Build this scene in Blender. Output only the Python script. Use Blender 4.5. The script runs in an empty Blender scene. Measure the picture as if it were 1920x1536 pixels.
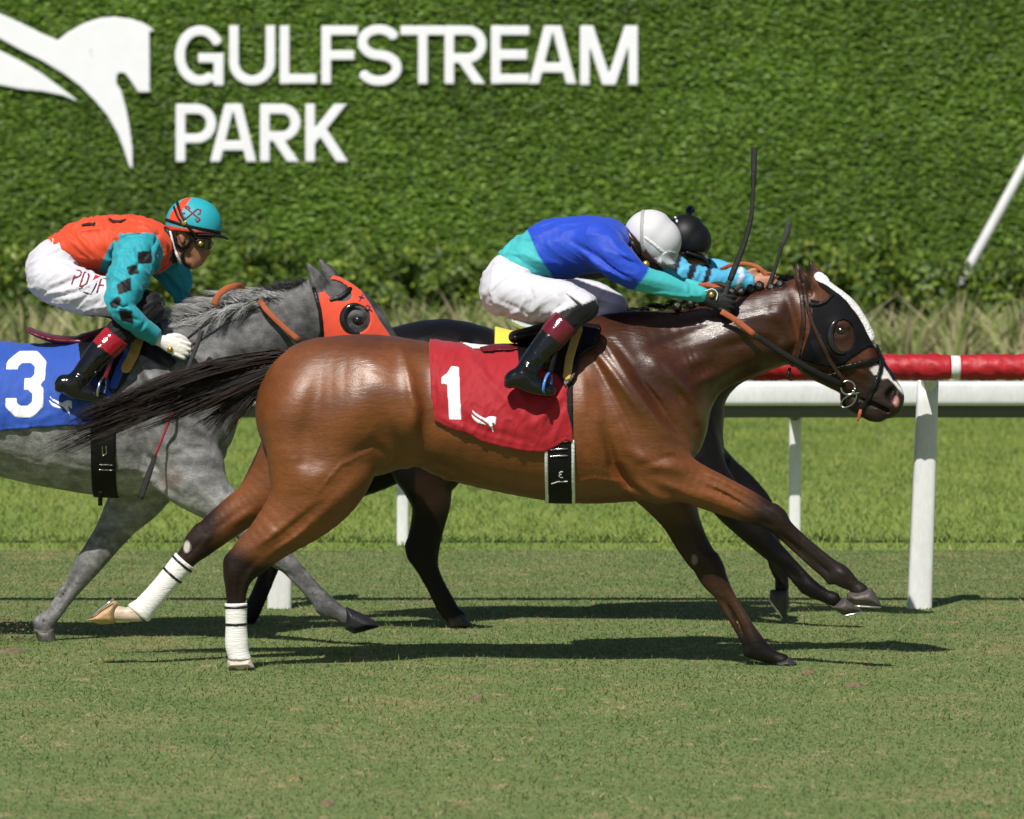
import bpy, math, random
import numpy as np
from mathutils import Matrix, Vector

# ---------------------------------------------------------------- camera, sky, sun, exposure
FPX, CAMZ, HOR = 9600.0, 1.8, 440.0        # focal length in photo pixels (1920 wide), eye height, horizon row
scene = bpy.context.scene
cam_data = bpy.data.cameras.new("camera")
cam = bpy.data.objects.new("camera", cam_data)
scene.collection.objects.link(cam)
cam.location = (0, 0, CAMZ)
cam.rotation_euler = (math.radians(90), 0, 0)
cam_data.sensor_fit = 'HORIZONTAL'
cam_data.sensor_width = 36.0
cam_data.lens = 36.0 * FPX / 1920.0
cam_data.shift_y = -(768.0 - HOR) / 1920.0
cam_data.clip_start = 0.5
cam_data.clip_end = 1500.0
cam_data.dof.use_dof = True
cam_data.dof.focus_distance = 21.3
cam_data.dof.aperture_fstop = 5.6
scene.camera = cam

SUN = Vector((0.25, 0.80, -1.0)).normalized()      # direction the light travels
sun_el = math.asin(-SUN.z)
world = bpy.data.worlds.new("World")
scene.world = world
world.use_nodes = True
_nt = world.node_tree
_nt.nodes.clear()
_sky = _nt.nodes.new("ShaderNodeTexSky")
_sky.sky_type = 'NISHITA'
_sky.sun_disc = False
_sky.sun_elevation = sun_el
_sky.sun_rotation = math.atan2(-SUN.x, -SUN.y)
_bg = _nt.nodes.new("ShaderNodeBackground")
_bg.inputs[1].default_value = 0.062
_out = _nt.nodes.new("ShaderNodeOutputWorld")
_nt.links.new(_sky.outputs[0], _bg.inputs[0])
_nt.links.new(_bg.outputs[0], _out.inputs[0])
sun_data = bpy.data.lights.new("sun", 'SUN')
sun_data.energy = 5.0
sun_data.angle = math.radians(0.53)
sun_data.color = (1.0, 0.95, 0.87)
sun = bpy.data.objects.new("sun", sun_data)
scene.collection.objects.link(sun)
sun.location = (-5, -15, 30)
sun.rotation_euler = SUN.to_track_quat('-Z', 'Y').to_euler()
scene.view_settings.view_transform = 'Standard'
scene.view_settings.look = 'None'
scene.view_settings.exposure = 0.0
scene.view_settings.gamma = 1.0
scene.view_settings.use_curve_mapping = False
scene.render.engine = 'CYCLES'
scene.cycles.max_bounces = 6
scene.cycles.transparent_max_bounces = 6

rng = np.random.default_rng(7)
random.seed(7)
f32 = np.float32

# ---------------------------------------------------------------- helpers: objects
def pw(px, py, D):
    """a photo pixel at distance D, in metres"""
    return ((px - 960.0) * D / FPX, D, CAMZ - (py - HOR) * D / FPX)

def tag(o, label=None, cat=None, group=None, kind=None):
    if label: o["label"] = label
    if cat: o["category"] = cat
    if group: o["group"] = group
    if kind: o["kind"] = kind
    return o

def empty(name, loc, label=None, cat=None, group=None, kind=None):
    o = bpy.data.objects.new(name, None)
    scene.collection.objects.link(o)
    o.location = loc
    o.empty_display_size = 0.1
    return tag(o, label, cat, group, kind)

def root_offset(parent):
    v = Vector((0, 0, 0))
    while parent is not None:
        v += parent.location
        parent = parent.parent
    return v

def mesh_obj(name, verts, faces, mat, parent=None, col=None, smooth=True, rad=None):
    """verts in world metres; faces an (n,3) or (n,4) array or a list of tuples"""
    me = bpy.data.meshes.new(name)
    v = np.asarray(verts, dtype=np.float64).reshape(-1, 3)
    off = root_offset(parent)
    v = v - np.array(off)
    if isinstance(faces, np.ndarray):
        nf, k = faces.shape
        me.vertices.add(len(v))
        me.vertices.foreach_set("co", v.astype(f32).ravel())
        me.loops.add(nf * k)
        me.loops.foreach_set("vertex_index", faces.astype(np.int32).ravel())
        me.polygons.add(nf)
        me.polygons.foreach_set("loop_start", np.arange(0, nf * k, k, dtype=np.int32))
        me.polygons.foreach_set("loop_total", np.full(nf, k, dtype=np.int32))
        me.update(calc_edges=True)
    else:
        me.from_pydata([tuple(a) for a in v], [], faces)
        me.update()
    if smooth:
        me.polygons.foreach_set("use_smooth", np.ones(len(me.polygons), dtype=bool))
    if col is not None:
        a = me.attributes.new("Col", 'FLOAT_COLOR', 'POINT')
        c = np.ones((len(v), 4), f32)
        col = np.asarray(col)
        c[:, :col.shape[1]] = col
        a.data.foreach_set("color", c.ravel())
    if mat is not None:
        me.materials.append(mat)
    o = bpy.data.objects.new(name, me)
    scene.collection.objects.link(o)
    if parent is not None:
        o.parent = parent
    return o

# ---------------------------------------------------------------- helpers: materials
def material(name, color=(0.5, 0.5, 0.5), rough=0.6, spec=0.5, attr=False, var=0.0, vscale=30.0,
             bump=0.0, bscale=120.0, stretch=(1, 1, 1), coat=0.0, sheen=0.0, metal=0.0, wave=None,
             rvar=0.0, subsurf=0.0, transl=0.0, grain=0.0, gscale=260.0, bump2=0.0, b2scale=45.0, wet=False):
    m = bpy.data.materials.new(name)
    m.use_nodes = True
    nt = m.node_tree
    b = nt.nodes["Principled BSDF"]
    b.inputs["Roughness"].default_value = rough
    b.inputs["Specular IOR Level"].default_value = spec
    b.inputs["Metallic"].default_value = metal
    b.inputs["Coat Weight"].default_value = coat
    b.inputs["Coat Roughness"].default_value = 0.12
    b.inputs["Sheen Weight"].default_value = sheen
    if subsurf:
        b.inputs["Subsurface Weight"].default_value = subsurf
        b.inputs["Subsurface Radius"].default_value = (0.01, 0.004, 0.002)
    tc = nt.nodes.new("ShaderNodeTexCoord")
    mp = nt.nodes.new("ShaderNodeMapping")
    mp.inputs["Scale"].default_value = stretch
    nt.links.new(tc.outputs["Object"], mp.inputs[0])
    if attr:
        at = nt.nodes.new("ShaderNodeAttribute")
        at.attribute_name = "Col"
        src = at.outputs["Color"]
    else:
        rgb = nt.nodes.new("ShaderNodeRGB")
        rgb.outputs[0].default_value = (*color, 1)
        src = rgb.outputs[0]
    if var > 0:
        n = nt.nodes.new("ShaderNodeTexNoise")
        n.inputs["Scale"].default_value = vscale
        n.inputs["Detail"].default_value = 5
        nt.links.new(mp.outputs[0], n.inputs["Vector"])
        mr = nt.nodes.new("ShaderNodeMapRange")
        mr.inputs[1].default_value = 0.25
        mr.inputs[2].default_value = 0.75
        mr.inputs[3].default_value = 1 - var
        mr.inputs[4].default_value = 1 + var
        nt.links.new(n.outputs[0], mr.inputs[0])
        mx = nt.nodes.new("ShaderNodeMix")
        mx.data_type = 'RGBA'
        mx.blend_type = 'MULTIPLY'
        mx.inputs[0].default_value = 1
        nt.links.new(src, mx.inputs[6])
        nt.links.new(mr.outputs[0], mx.inputs[7])
        src = mx.outputs[2]
    if grain > 0:
        n = nt.nodes.new("ShaderNodeTexNoise")
        n.inputs["Scale"].default_value = gscale
        n.inputs["Detail"].default_value = 3
        nt.links.new(mp.outputs[0], n.inputs["Vector"])
        mr = nt.nodes.new("ShaderNodeMapRange")
        mr.inputs[1].default_value = 0.3
        mr.inputs[2].default_value = 0.7
        mr.inputs[3].default_value = 1 - grain
        mr.inputs[4].default_value = 1 + grain
        nt.links.new(n.outputs[0], mr.inputs[0])
        mx = nt.nodes.new("ShaderNodeMix")
        mx.data_type = 'RGBA'
        mx.blend_type = 'MULTIPLY'
        mx.inputs[0].default_value = 1
        nt.links.new(src, mx.inputs[6])
        nt.links.new(mr.outputs[0], mx.inputs[7])
        src = mx.outputs[2]
    nt.links.new(src, b.inputs["Base Color"])
    if rvar > 0:
        n2 = nt.nodes.new("ShaderNodeTexNoise")
        n2.inputs["Scale"].default_value = 7
        n2.inputs["Detail"].default_value = 4
        nt.links.new(mp.outputs[0], n2.inputs["Vector"])
        mr2 = nt.nodes.new("ShaderNodeMapRange")
        mr2.inputs[1].default_value = 0.3
        mr2.inputs[2].default_value = 0.7
        mr2.inputs[3].default_value = max(0.05, rough - rvar)
        mr2.inputs[4].default_value = rough + rvar
        nt.links.new(n2.outputs[0], mr2.inputs[0])
        nt.links.new(mr2.outputs[0], b.inputs["Roughness"])
    if wet:                                   # sweat: glossier where the alpha channel says so; darker hair reflects less
        mrw = nt.nodes.new("ShaderNodeMapRange")
        mrw.inputs[3].default_value = rough
        mrw.inputs[4].default_value = rough * 0.62
        nt.links.new(at.outputs["Alpha"], mrw.inputs[0])
        nt.links.new(mrw.outputs[0], b.inputs["Roughness"])
        bw = nt.nodes.new("ShaderNodeRGBToBW")
        nt.links.new(at.outputs["Color"], bw.inputs[0])
        mrs = nt.nodes.new("ShaderNodeMapRange")
        mrs.inputs[1].default_value = 0.004
        mrs.inputs[2].default_value = 0.05
        mrs.inputs[3].default_value = spec * 0.3
        mrs.inputs[4].default_value = spec
        nt.links.new(bw.outputs[0], mrs.inputs[0])
        add = nt.nodes.new("ShaderNodeMath"); add.operation = 'MULTIPLY_ADD'
        nt.links.new(at.outputs["Alpha"], add.inputs[0]); add.inputs[1].default_value = spec * 0.7
        nt.links.new(mrs.outputs[0], add.inputs[2])
        nt.links.new(add.outputs[0], b.inputs["Specular IOR Level"])
    if bump > 0:
        n = nt.nodes.new("ShaderNodeTexNoise")
        n.inputs["Scale"].default_value = bscale
        n.inputs["Detail"].default_value = 4
        nt.links.new(mp.outputs[0], n.inputs["Vector"])
        bp = nt.nodes.new("ShaderNodeBump")
        bp.inputs["Strength"].default_value = bump
        bp.inputs["Distance"].default_value = 0.01
        nt.links.new(n.outputs[0], bp.inputs["Height"])
        nt.links.new(bp.outputs[0], b.inputs["Normal"])
        if bump2 > 0:
            n3 = nt.nodes.new("ShaderNodeTexNoise")
            n3.inputs["Scale"].default_value = b2scale
            n3.inputs["Detail"].default_value = 3
            n3.inputs["Distortion"].default_value = 0.6
            nt.links.new(mp.outputs[0], n3.inputs["Vector"])
            bp2 = nt.nodes.new("ShaderNodeBump")
            bp2.inputs["Strength"].default_value = bump2
            bp2.inputs["Distance"].default_value = 0.02
            nt.links.new(n3.outputs[0], bp2.inputs["Height"])
            nt.links.new(bp2.outputs[0], bp.inputs["Normal"])
    if transl > 0:
        tr = nt.nodes.new("ShaderNodeBsdfTranslucent")
        nt.links.new(src, tr.inputs[0])
        ms = nt.nodes.new("ShaderNodeMixShader")
        ms.inputs[0].default_value = transl
        nt.links.new(b.outputs[0], ms.inputs[1])
        nt.links.new(tr.outputs[0], ms.inputs[2])
        nt.links.new(ms.outputs[0], nt.nodes["Material Output"].inputs[0])
    return m

# ---------------------------------------------------------------- helpers: implicit surfaces
def spline(nodes, sub=4):
    a = np.array(nodes, dtype=np.float64)
    if len(a) < 3:
        return a
    p = np.vstack([2 * a[0] - a[1], a, 2 * a[-1] - a[-2]])
    out = []
    for i in range(1, len(p) - 2):
        for k in range(sub):
            t = k / sub
            out.append(0.5 * ((2 * p[i]) + (p[i + 1] - p[i - 1]) * t + (2 * p[i - 1] - 5 * p[i] + 4 * p[i + 1] - p[i + 2]) * t * t
                              + (3 * p[i] - p[i - 1] - 3 * p[i + 1] + p[i + 2]) * t ** 3))
    out.append(p[-2])
    return np.array(out)

class Grid:
    def __init__(s, lo, hi, h):
        s.lo = np.array(lo, float)
        s.h = h
        s.n = np.maximum(2, np.ceil((np.array(hi, float) - s.lo) / h).astype(int) + 1)
        s.ax = [(s.lo[i] + h * np.arange(s.n[i])).astype(f32) for i in range(3)]
    def sub(s, lo, hi):
        a = np.clip(np.floor((np.array(lo) - s.lo) / s.h).astype(int), 0, s.n)
        b = np.clip(np.ceil((np.array(hi) - s.lo) / s.h).astype(int) + 1, 0, s.n)
        return a, b

def smin(a, b, k):
    h = np.clip(0.5 + 0.5 * (b - a) / k, 0, 1)
    return b * (1 - h) + a * h - k * h * (1 - h)

BIG = f32(0.12)

class Chain:
    """a limb: nodes (px, py, in-plane radius px, sideways offset m, sideways radius m)"""
    def __init__(s, nodes, D, k=0.03, sub=4, neg=False):
        q = spline(nodes, sub)
        d = D + q[:, 3]
        sc = d / FPX
        s.c = np.stack([(q[:, 0] - 960) * sc, d, CAMZ - (q[:, 1] - HOR) * sc], 1)
        s.rp = np.maximum(q[:, 2], 0.6) * sc
        s.rl = np.maximum(q[:, 4], 0.002)
        s.k = k
        s.neg = neg
        r = np.maximum(s.rp, s.rl)[:, None]
        s.lo = (s.c - r).min(0)
        s.hi = (s.c + r).max(0)
    def eval(s, g, pad=0.07):
        a, b = g.sub(s.lo - pad, s.hi + pad)
        if np.any(b <= a):
            return None
        out = np.full(tuple(b - a), BIG, f32)
        for i in range(max(1, len(s.c) - 1)):
            j = min(i + 1, len(s.c) - 1)
            A, B = s.c[i], s.c[j]
            r = max(s.rp[i], s.rp[j], s.rl[i], s.rl[j]) + pad
            a2, b2 = g.sub(np.minimum(A, B) - r, np.maximum(A, B) + r)
            a2 = np.maximum(a2, a); b2 = np.minimum(b2, b)
            if np.any(b2 <= a2):
                continue
            X = g.ax[0][a2[0]:b2[0]][:, None, None]
            Y = g.ax[1][a2[1]:b2[1]][None, :, None]
            Z = g.ax[2][a2[2]:b2[2]][None, None, :]
            ab = (B - A).astype(f32)
            L = max(float(ab @ ab), 1e-12)
            A_ = A.astype(f32)
            t = np.clip(((X - A_[0]) * ab[0] + (Y - A_[1]) * ab[1] + (Z - A_[2]) * ab[2]) / f32(L), 0, 1)
            rp = s.rp[i] + t * f32(s.rp[j] - s.rp[i])
            rl = s.rl[i] + t * f32(s.rl[j] - s.rl[i])
            q = (X - A_[0] - t * ab[0]) ** 2 + (Z - A_[2] - t * ab[2]) ** 2
            yy = (Y - A_[1] - t * ab[1]) ** 2
            rp2 = rp * rp; rl2 = rl * rl
            k0 = np.sqrt(q / rp2 + yy / rl2)
            k1 = np.sqrt(q / (rp2 * rp2) + yy / (rl2 * rl2))
            d = np.where(k0 < 1e-3, -np.minimum(rp, rl), k0 * (k0 - 1) / np.maximum(k1, f32(1e-6)))
            sl = tuple(slice(a2[m] - a[m], b2[m] - a[m]) for m in range(3))
            out[sl] = np.minimum(out[sl], d)
        return a, b, out

def seg_dist(PX, PY, pts):
    d = np.full(PX.shape, 1e9, f32)
    pts = np.array(pts, float).reshape(-1, 2)
    if len(pts) == 1:
        return np.hypot(PX - pts[0, 0], PY - pts[0, 1]).astype(f32)
    for (x0, y0), (x1, y1) in zip(pts[:-1], pts[1:]):
        ex, ey = x1 - x0, y1 - y0
        t = np.clip(((PX - x0) * ex + (PY - y0) * ey) / (ex * ex + ey * ey + 1e-9), 0, 1)
        d = np.minimum(d, np.hypot(PX - x0 - t * ex, PY - y0 - t * ey))
    return d

def ridge(PX, PY, pts, sg):
    """soft ridge along a line, fading towards both ends"""
    pts = np.array(pts, float).reshape(-1, 2)
    if len(pts) == 1:
        return np.exp(-(seg_dist(PX, PY, pts) / sg) ** 2)
    ln = np.hypot(*np.diff(pts, axis=0).T)
    tot = ln.sum() + 1e-9; s0 = 0.0
    d = np.full(PX.shape, 1e9, f32); T = np.zeros(PX.shape, f32)
    for (x0, y0), (x1, y1), l in zip(pts[:-1], pts[1:], ln):
        ex, ey = x1 - x0, y1 - y0
        t = np.clip(((PX - x0) * ex + (PY - y0) * ey) / (ex * ex + ey * ey + 1e-9), 0, 1)
        q = np.hypot(PX - x0 - t * ex, PY - y0 - t * ey)
        T = np.where(q < d, (s0 + t * l) / tot, T)
        d = np.minimum(d, q)
        s0 += l
    return np.exp(-(d / sg) ** 2) * np.sin(np.pi * np.clip(0.06 + 0.88 * T, 0, 1)) ** 0.8

def poly_sdf(PX, PY, pts):
    pts = np.array(pts, float)
    d = seg_dist(PX, PY, np.vstack([pts, pts[:1]]))
    inside = np.zeros(PX.shape, bool)
    n = len(pts)
    for i in range(n):
        x0, y0 = pts[i]; x1, y1 = pts[(i + 1) % n]
        if y0 == y1:
            continue
        c = (y0 > PY) != (y1 > PY)
        inside ^= c & (PX < (x1 - x0) * (PY - y0) / (y1 - y0) + x0)
    return np.where(inside, -d, d)

class Field:
    def __init__(s, D):
        s.D = D
        s.parts = []
        s.relief = []          # (polyline px, sigma px, amplitude m)
        s.extra = []
    def add(s, nodes, k=0.03, sub=4, neg=False):
        s.parts.append(Chain(nodes, s.D, k, sub, neg))
        return s
    def bounds(s):
        lo = np.min([c.lo for c in s.parts if not c.neg], 0)
        hi = np.max([c.hi for c in s.parts if not c.neg], 0)
        return lo, hi
    def px(s, g, dref=0.0):
        sc = FPX / (s.D + dref)
        PX = 960 + g.ax[0][:, None] * sc
        PY = HOR + (CAMZ - g.ax[2][None, :]) * sc
        return PX.astype(f32) + 0 * PY.astype(f32), PY.astype(f32) + 0 * PX.astype(f32)
    def eval(s, g):
        f = np.full(tuple(g.n), BIG, f32)
        for c in s.parts:
            r = c.eval(g)
            if r is None:
                continue
            a, b, v = r
            sl = tuple(slice(a[m], b[m]) for m in range(3))
            if c.neg:
                f[sl] = -smin(-f[sl], v, c.k)
            else:
                f[sl] = smin(f[sl], v, c.k)
        if s.relief:
            PX, PY = s.px(g, -0.12)
            R = np.zeros(PX.shape, f32)
            for pts, sg, amp in s.relief:
                p = np.array(pts, float).reshape(-1, 2)
                if p[:, 0].max() < PX[0, 0] - 3 * sg or p[:, 0].min() > PX[-1, 0] + 3 * sg:
                    continue
                R += f32(amp) * ridge(PX, PY, p, sg)
            f -= R[:, None, :]
        for fn in s.extra:
            f = fn(f, g)
        return f

def surface_net(f, g):
    s = f < 0
    nx, ny, nz = f.shape
    cnt = np.zeros((nx - 1, ny - 1, nz - 1), np.int8)
    for dx in (0, 1):
        for dy in (0, 1):
            for dz in (0, 1):
                cnt += s[dx:nx - 1 + dx, dy:ny - 1 + dy, dz:nz - 1 + dz]
    act = np.argwhere((cnt > 0) & (cnt < 8))
    del cnt
    if len(act) == 0:
        return np.zeros((0, 3)), np.zeros((0, 4), int)
    idx = np.full((nx - 1, ny - 1, nz - 1), -1, np.int32)
    idx[act[:, 0], act[:, 1], act[:, 2]] = np.arange(len(act))
    acc = np.zeros((len(act), 3)); num = np.zeros(len(act))
    ii, jj, kk = act.T
    for ax in range(3):
        o1, o2 = [m for m in range(3) if m != ax]
        for u in (0, 1):
            for v in (0, 1):
                o = [0, 0, 0]; o[o1] = u; o[o2] = v
                e = o.copy(); e[ax] = 1
                fa = f[ii + o[0], jj + o[1], kk + o[2]]
                fb = f[ii + e[0], jj + e[1], kk + e[2]]
                c = (fa < 0) != (fb < 0)
                t = np.where(c, fa / np.where(c, fa - fb, 1), 0)
                p = np.array(o, float)[None, :] + np.zeros((len(act), 3))
                p[:, ax] = t
                acc += p * c[:, None]
                num += c
    v = g.lo + (act + acc / np.maximum(num, 1)[:, None]) * g.h
    faces = []
    for ax in range(3):
        o1, o2 = [(1, 2), (2, 0), (0, 1)][ax]
        sl0 = [slice(None)] * 3; sl1 = [slice(None)] * 3
        sl0[ax] = slice(0, -1); sl1[ax] = slice(1, None)
        d = s[tuple(sl0)] != s[tuple(sl1)]
        e = np.argwhere(d)
        ok = (e[:, o1] > 0) & (e[:, o2] > 0) & (e[:, o1] < f.shape[o1] - 1) & (e[:, o2] < f.shape[o2] - 1)
        e = e[ok]
        if len(e) == 0:
            continue
        q = []
        for (u, w) in ((-1, -1), (0, -1), (0, 0), (-1, 0)):
            c = e.copy(); c[:, o1] += u; c[:, o2] += w
            q.append(idx[c[:, 0], c[:, 1], c[:, 2]])
        q = np.stack(q, 1)
        inside = s[e[:, 0], e[:, 1], e[:, 2]]
        q[~inside] = q[~inside][:, ::-1]
        faces.append(q)
    return v, np.vstack(faces)

def relax(v, q, it=2, lam=0.5):
    e = np.vstack([q[:, [0, 1]], q[:, [1, 2]], q[:, [2, 3]], q[:, [3, 0]]])
    n = len(v)
    deg = np.bincount(e[:, 0], minlength=n) + np.bincount(e[:, 1], minlength=n)
    deg = np.maximum(deg, 1)
    for i in range(it):
        for l in (lam, -lam * 1.02):
            s = np.zeros_like(v)
            for m in range(3):
                s[:, m] = np.bincount(e[:, 0], v[e[:, 1], m], n) + np.bincount(e[:, 1], v[e[:, 0], m], n)
            v = v + l * (s / deg[:, None] - v)
    return v

def build(field, h, name, mat, parent, col=None, off=0.0, it=2, lo=None, hi=None, post=None):
    a, b = field.bounds()
    pad = 0.02 + abs(off) + 2 * h
    a = a - pad; b = b + pad
    if lo is not None: a = np.maximum(a, lo)
    if hi is not None: b = np.minimum(b, hi)
    g = Grid(a, b, h)
    f = field.eval(g) - f32(off)
    if post is not None:
        f = post(f, g)
    v, q = surface_net(f, g)
    v = relax(v, q, it)
    c = None
    if col is not None:
        sc = FPX / field.D
        c = col(960 + v[:, 0] * sc, HOR + (CAMZ - v[:, 2]) * sc, v[:, 1] - field.D, v)
    return mesh_obj(name, v, q, mat, parent, c)

def shell(field, region, box, h, name, mat, parent, off=0.008, w=(-0.6, 0.6), dref=-0.2, ripple=None, col=None,
          it=1, inner=None, reg3=None):
    """a covering that lies on a body: inflated body cut by a side-view outline (region: px -> px distance)"""
    D = field.D
    if h < 0.006:
        h = h * 1.22
    x0, _, z1 = pw(box[0], box[1], D + dref)
    x1, _, z0 = pw(box[2], box[3], D + dref)
    g = Grid((x0, D + w[0], z0), (x1, D + w[1], z1), h)
    PX, PY = field.px(g, dref)
    r = (region(PX, PY) * ((D + dref) / FPX)).astype(f32)
    f0 = field.eval(g)
    f = f0 - f32(off)
    if ripple is not None:
        f = f - ripple(PX, PY)[:, None, :]
    f = np.maximum(f, r[:, None, :])
    if inner is not None:
        f = np.maximum(f, -(f0 + f32(inner)))
    if reg3 is not None:
        f = reg3(f, g)
    # close at the grid faces
    f[0] = np.maximum(f[0], 0.01); f[-1] = np.maximum(f[-1], 0.01)
    f[:, 0] = np.maximum(f[:, 0], 0.01); f[:, -1] = np.maximum(f[:, -1], 0.01)
    f[:, :, 0] = np.maximum(f[:, :, 0], 0.01); f[:, :, -1] = np.maximum(f[:, :, -1], 0.01)
    v, q = surface_net(f, g)
    if len(v) == 0:
        print("EMPTY SHELL", name)
        return None
    # what lies deep inside the covered body is never seen: leave it out
    k = np.clip(np.round((v - g.lo) / h).astype(int), 0, np.array(f.shape) - 1)
    deep = f0[k[:, 0], k[:, 1], k[:, 2]] < -max(0.012, 1.6 * h)
    keep = ~deep[q].all(1)
    q = q[keep]
    used, inv = np.unique(q, return_inverse=True)
    v = v[used]; q = inv.reshape(-1, 4)
    v = relax(v, q, it)
    c = None
    if col is not None:
        sc = FPX / (D + dref)
        c = col(960 + v[:, 0] * sc, HOR + (CAMZ - v[:, 2]) * sc, v[:, 1] - D, v)
    return mesh_obj(name, v, q, mat, parent, c)

def strap(pts, hw):
    return lambda PX, PY: seg_dist(PX, PY, pts) - hw

def pbox(pts, m=12):
    a = np.array(pts, float)
    return (a[:, 0].min() - m, a[:, 1].min() - m, a[:, 0].max() + m, a[:, 1].max() + m)

def sstep(x, a, b):
    t = np.clip((x - a) / (b - a), 0, 1)
    return t * t * (3 - 2 * t)

def mixc(a, b, t):
    t = np.asarray(t)[:, None]
    return np.asarray(a) * (1 - t) + np.asarray(b) * t

def vnoise(p, freq, seed=0, octaves=3):
    """cheap smooth noise, about -1..1, from rotated sines"""
    r = np.random.default_rng(seed)
    out = np.zeros(len(p)); amp = 1.0
    for o in range(octaves):
        for k in range(4):
            d = r.normal(size=3); d /= np.linalg.norm(d)
            out += amp * np.sin((p @ d) * freq * (0.7 + 0.6 * r.random()) * 2 ** o + r.random() * 6.28
                                + 1.3 * np.sin((p @ r.normal(size=3)) * freq * 0.5 * 2 ** o))
        amp *= 0.5
    return out / 4.0

def tube(pts, rad, n=6, flat=None):
    """swept tube through 3-D points; rad scalar or list; returns verts, quads (closed ends)"""
    P = np.array(pts, float)
    m = len(P)
    R = np.full(m, rad, float) if np.isscalar(rad) else np.array(rad, float)
    T = np.gradient(P, axis=0)
    T /= np.linalg.norm(T, axis=1)[:, None] + 1e-12
    up = np.array((0, 1, 0)) if abs(T[0, 1]) < 0.9 else np.array((1, 0, 0))
    V = []
    for i in range(m):
        s = np.cross(T[i], up); s /= np.linalg.norm(s) + 1e-12
        u = np.cross(s, T[i])
        for k in range(n):
            a = 2 * math.pi * k / n
            fu = 1.0 if flat is None else flat
            V.append(P[i] + R[i] * (math.cos(a) * s + math.sin(a) * u * fu))
    F = []
    for i in range(m - 1):
        for k in range(n):
            F.append((i * n + k, i * n + (k + 1) % n, (i + 1) * n + (k + 1) % n, (i + 1) * n + k))
    F.append(tuple(range(n))[::-1])
    F.append(tuple((m - 1) * n + k for k in range(n)))
    return V, F

def tube_obj(name, pts, rad, mat, parent=None, n=8, flat=None, sub=5):
    P = spline(pts, sub) if len(pts) > 2 else np.array(pts, float)
    if not np.isscalar(rad):
        rad = np.interp(np.linspace(0, 1, len(P)), np.linspace(0, 1, len(rad)), rad)
    V, F = tube(P, rad, n, flat)
    return mesh_obj(name, V, F, mat, parent)

def strands(name, curves, r0, mat, parent, cols=None):
    """hair: list of (n,3) point arrays -> one mesh of thin 3-sided tapering tubes"""
    C = np.array(curves)                      # S, n, 3
    S, n, _ = C.shape
    T = np.gradient(C, axis=1)
    T /= np.linalg.norm(T, axis=2)[..., None] + 1e-12
    up = np.array((0.0, 1.0, 0.0))
    s = np.cross(T, up); s /= np.linalg.norm(s, axis=2)[..., None] + 1e-12
    u = np.cross(s, T)
    taper = np.linspace(1.0, 0.25, n)[None, :, None]
    rr = (np.full(S, r0) * (0.6 + 0.8 * rng.random(S)))[:, None, None] * taper
    V = np.zeros((S, n, 3, 3))
    for k in range(3):
        a = 2 * math.pi * k / 3
        V[:, :, k] = C + rr * (math.cos(a) * s + math.sin(a) * u)
    base = (np.arange(S) * n * 3)[:, None, None] + (np.arange(n - 1) * 3)[None, :, None] + np.arange(3)[None, None, :]
    nxt = (np.arange(S) * n * 3)[:, None, None] + (np.arange(n - 1) * 3)[None, :, None] + ((np.arange(3) + 1) % 3)[None, None, :]
    F = np.stack([base, nxt, nxt + 3, base + 3], -1).reshape(-1, 4)
    c = None
    if cols is not None:
        c = np.repeat(np.array(cols), n * 3, axis=0)
    return mesh_obj(name, V.reshape(-1, 3), F, mat, parent, c)

# ================================================================ THE SETTING
M_leaf = material("wall_leaf", attr=True, rough=0.55, spec=0.35, transl=0.18)
M_shrub = material("shrub_leaf", attr=True, rough=0.5, spec=0.4, transl=0.25)
M_blade = material("grass_blade", attr=True, rough=0.8, spec=0.1, transl=0.5)
M_backing = material("wall_backing", (0.018, 0.04, 0.008), rough=0.9, var=0.4, vscale=4)
M_soil = material("bed_soil", (0.05, 0.038, 0.024), rough=0.95, var=0.4, vscale=12, bump=0.5, bscale=30)
M_letter = material("letter_white", (0.80, 0.81, 0.86), rough=0.55, spec=0.3, var=0.03, vscale=5)
M_white = material("rail_white", (0.70, 0.71, 0.72), rough=0.38, spec=0.5, var=0.09, vscale=7, grain=0.06, gscale=60, stretch=(1, 1, .35))
M_web = material("rail_shade_olive", (0.10, 0.105, 0.08), rough=0.5, var=0.1, vscale=8)  # white rail underside: its shade and the grass reflection are painted into this colour

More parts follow.
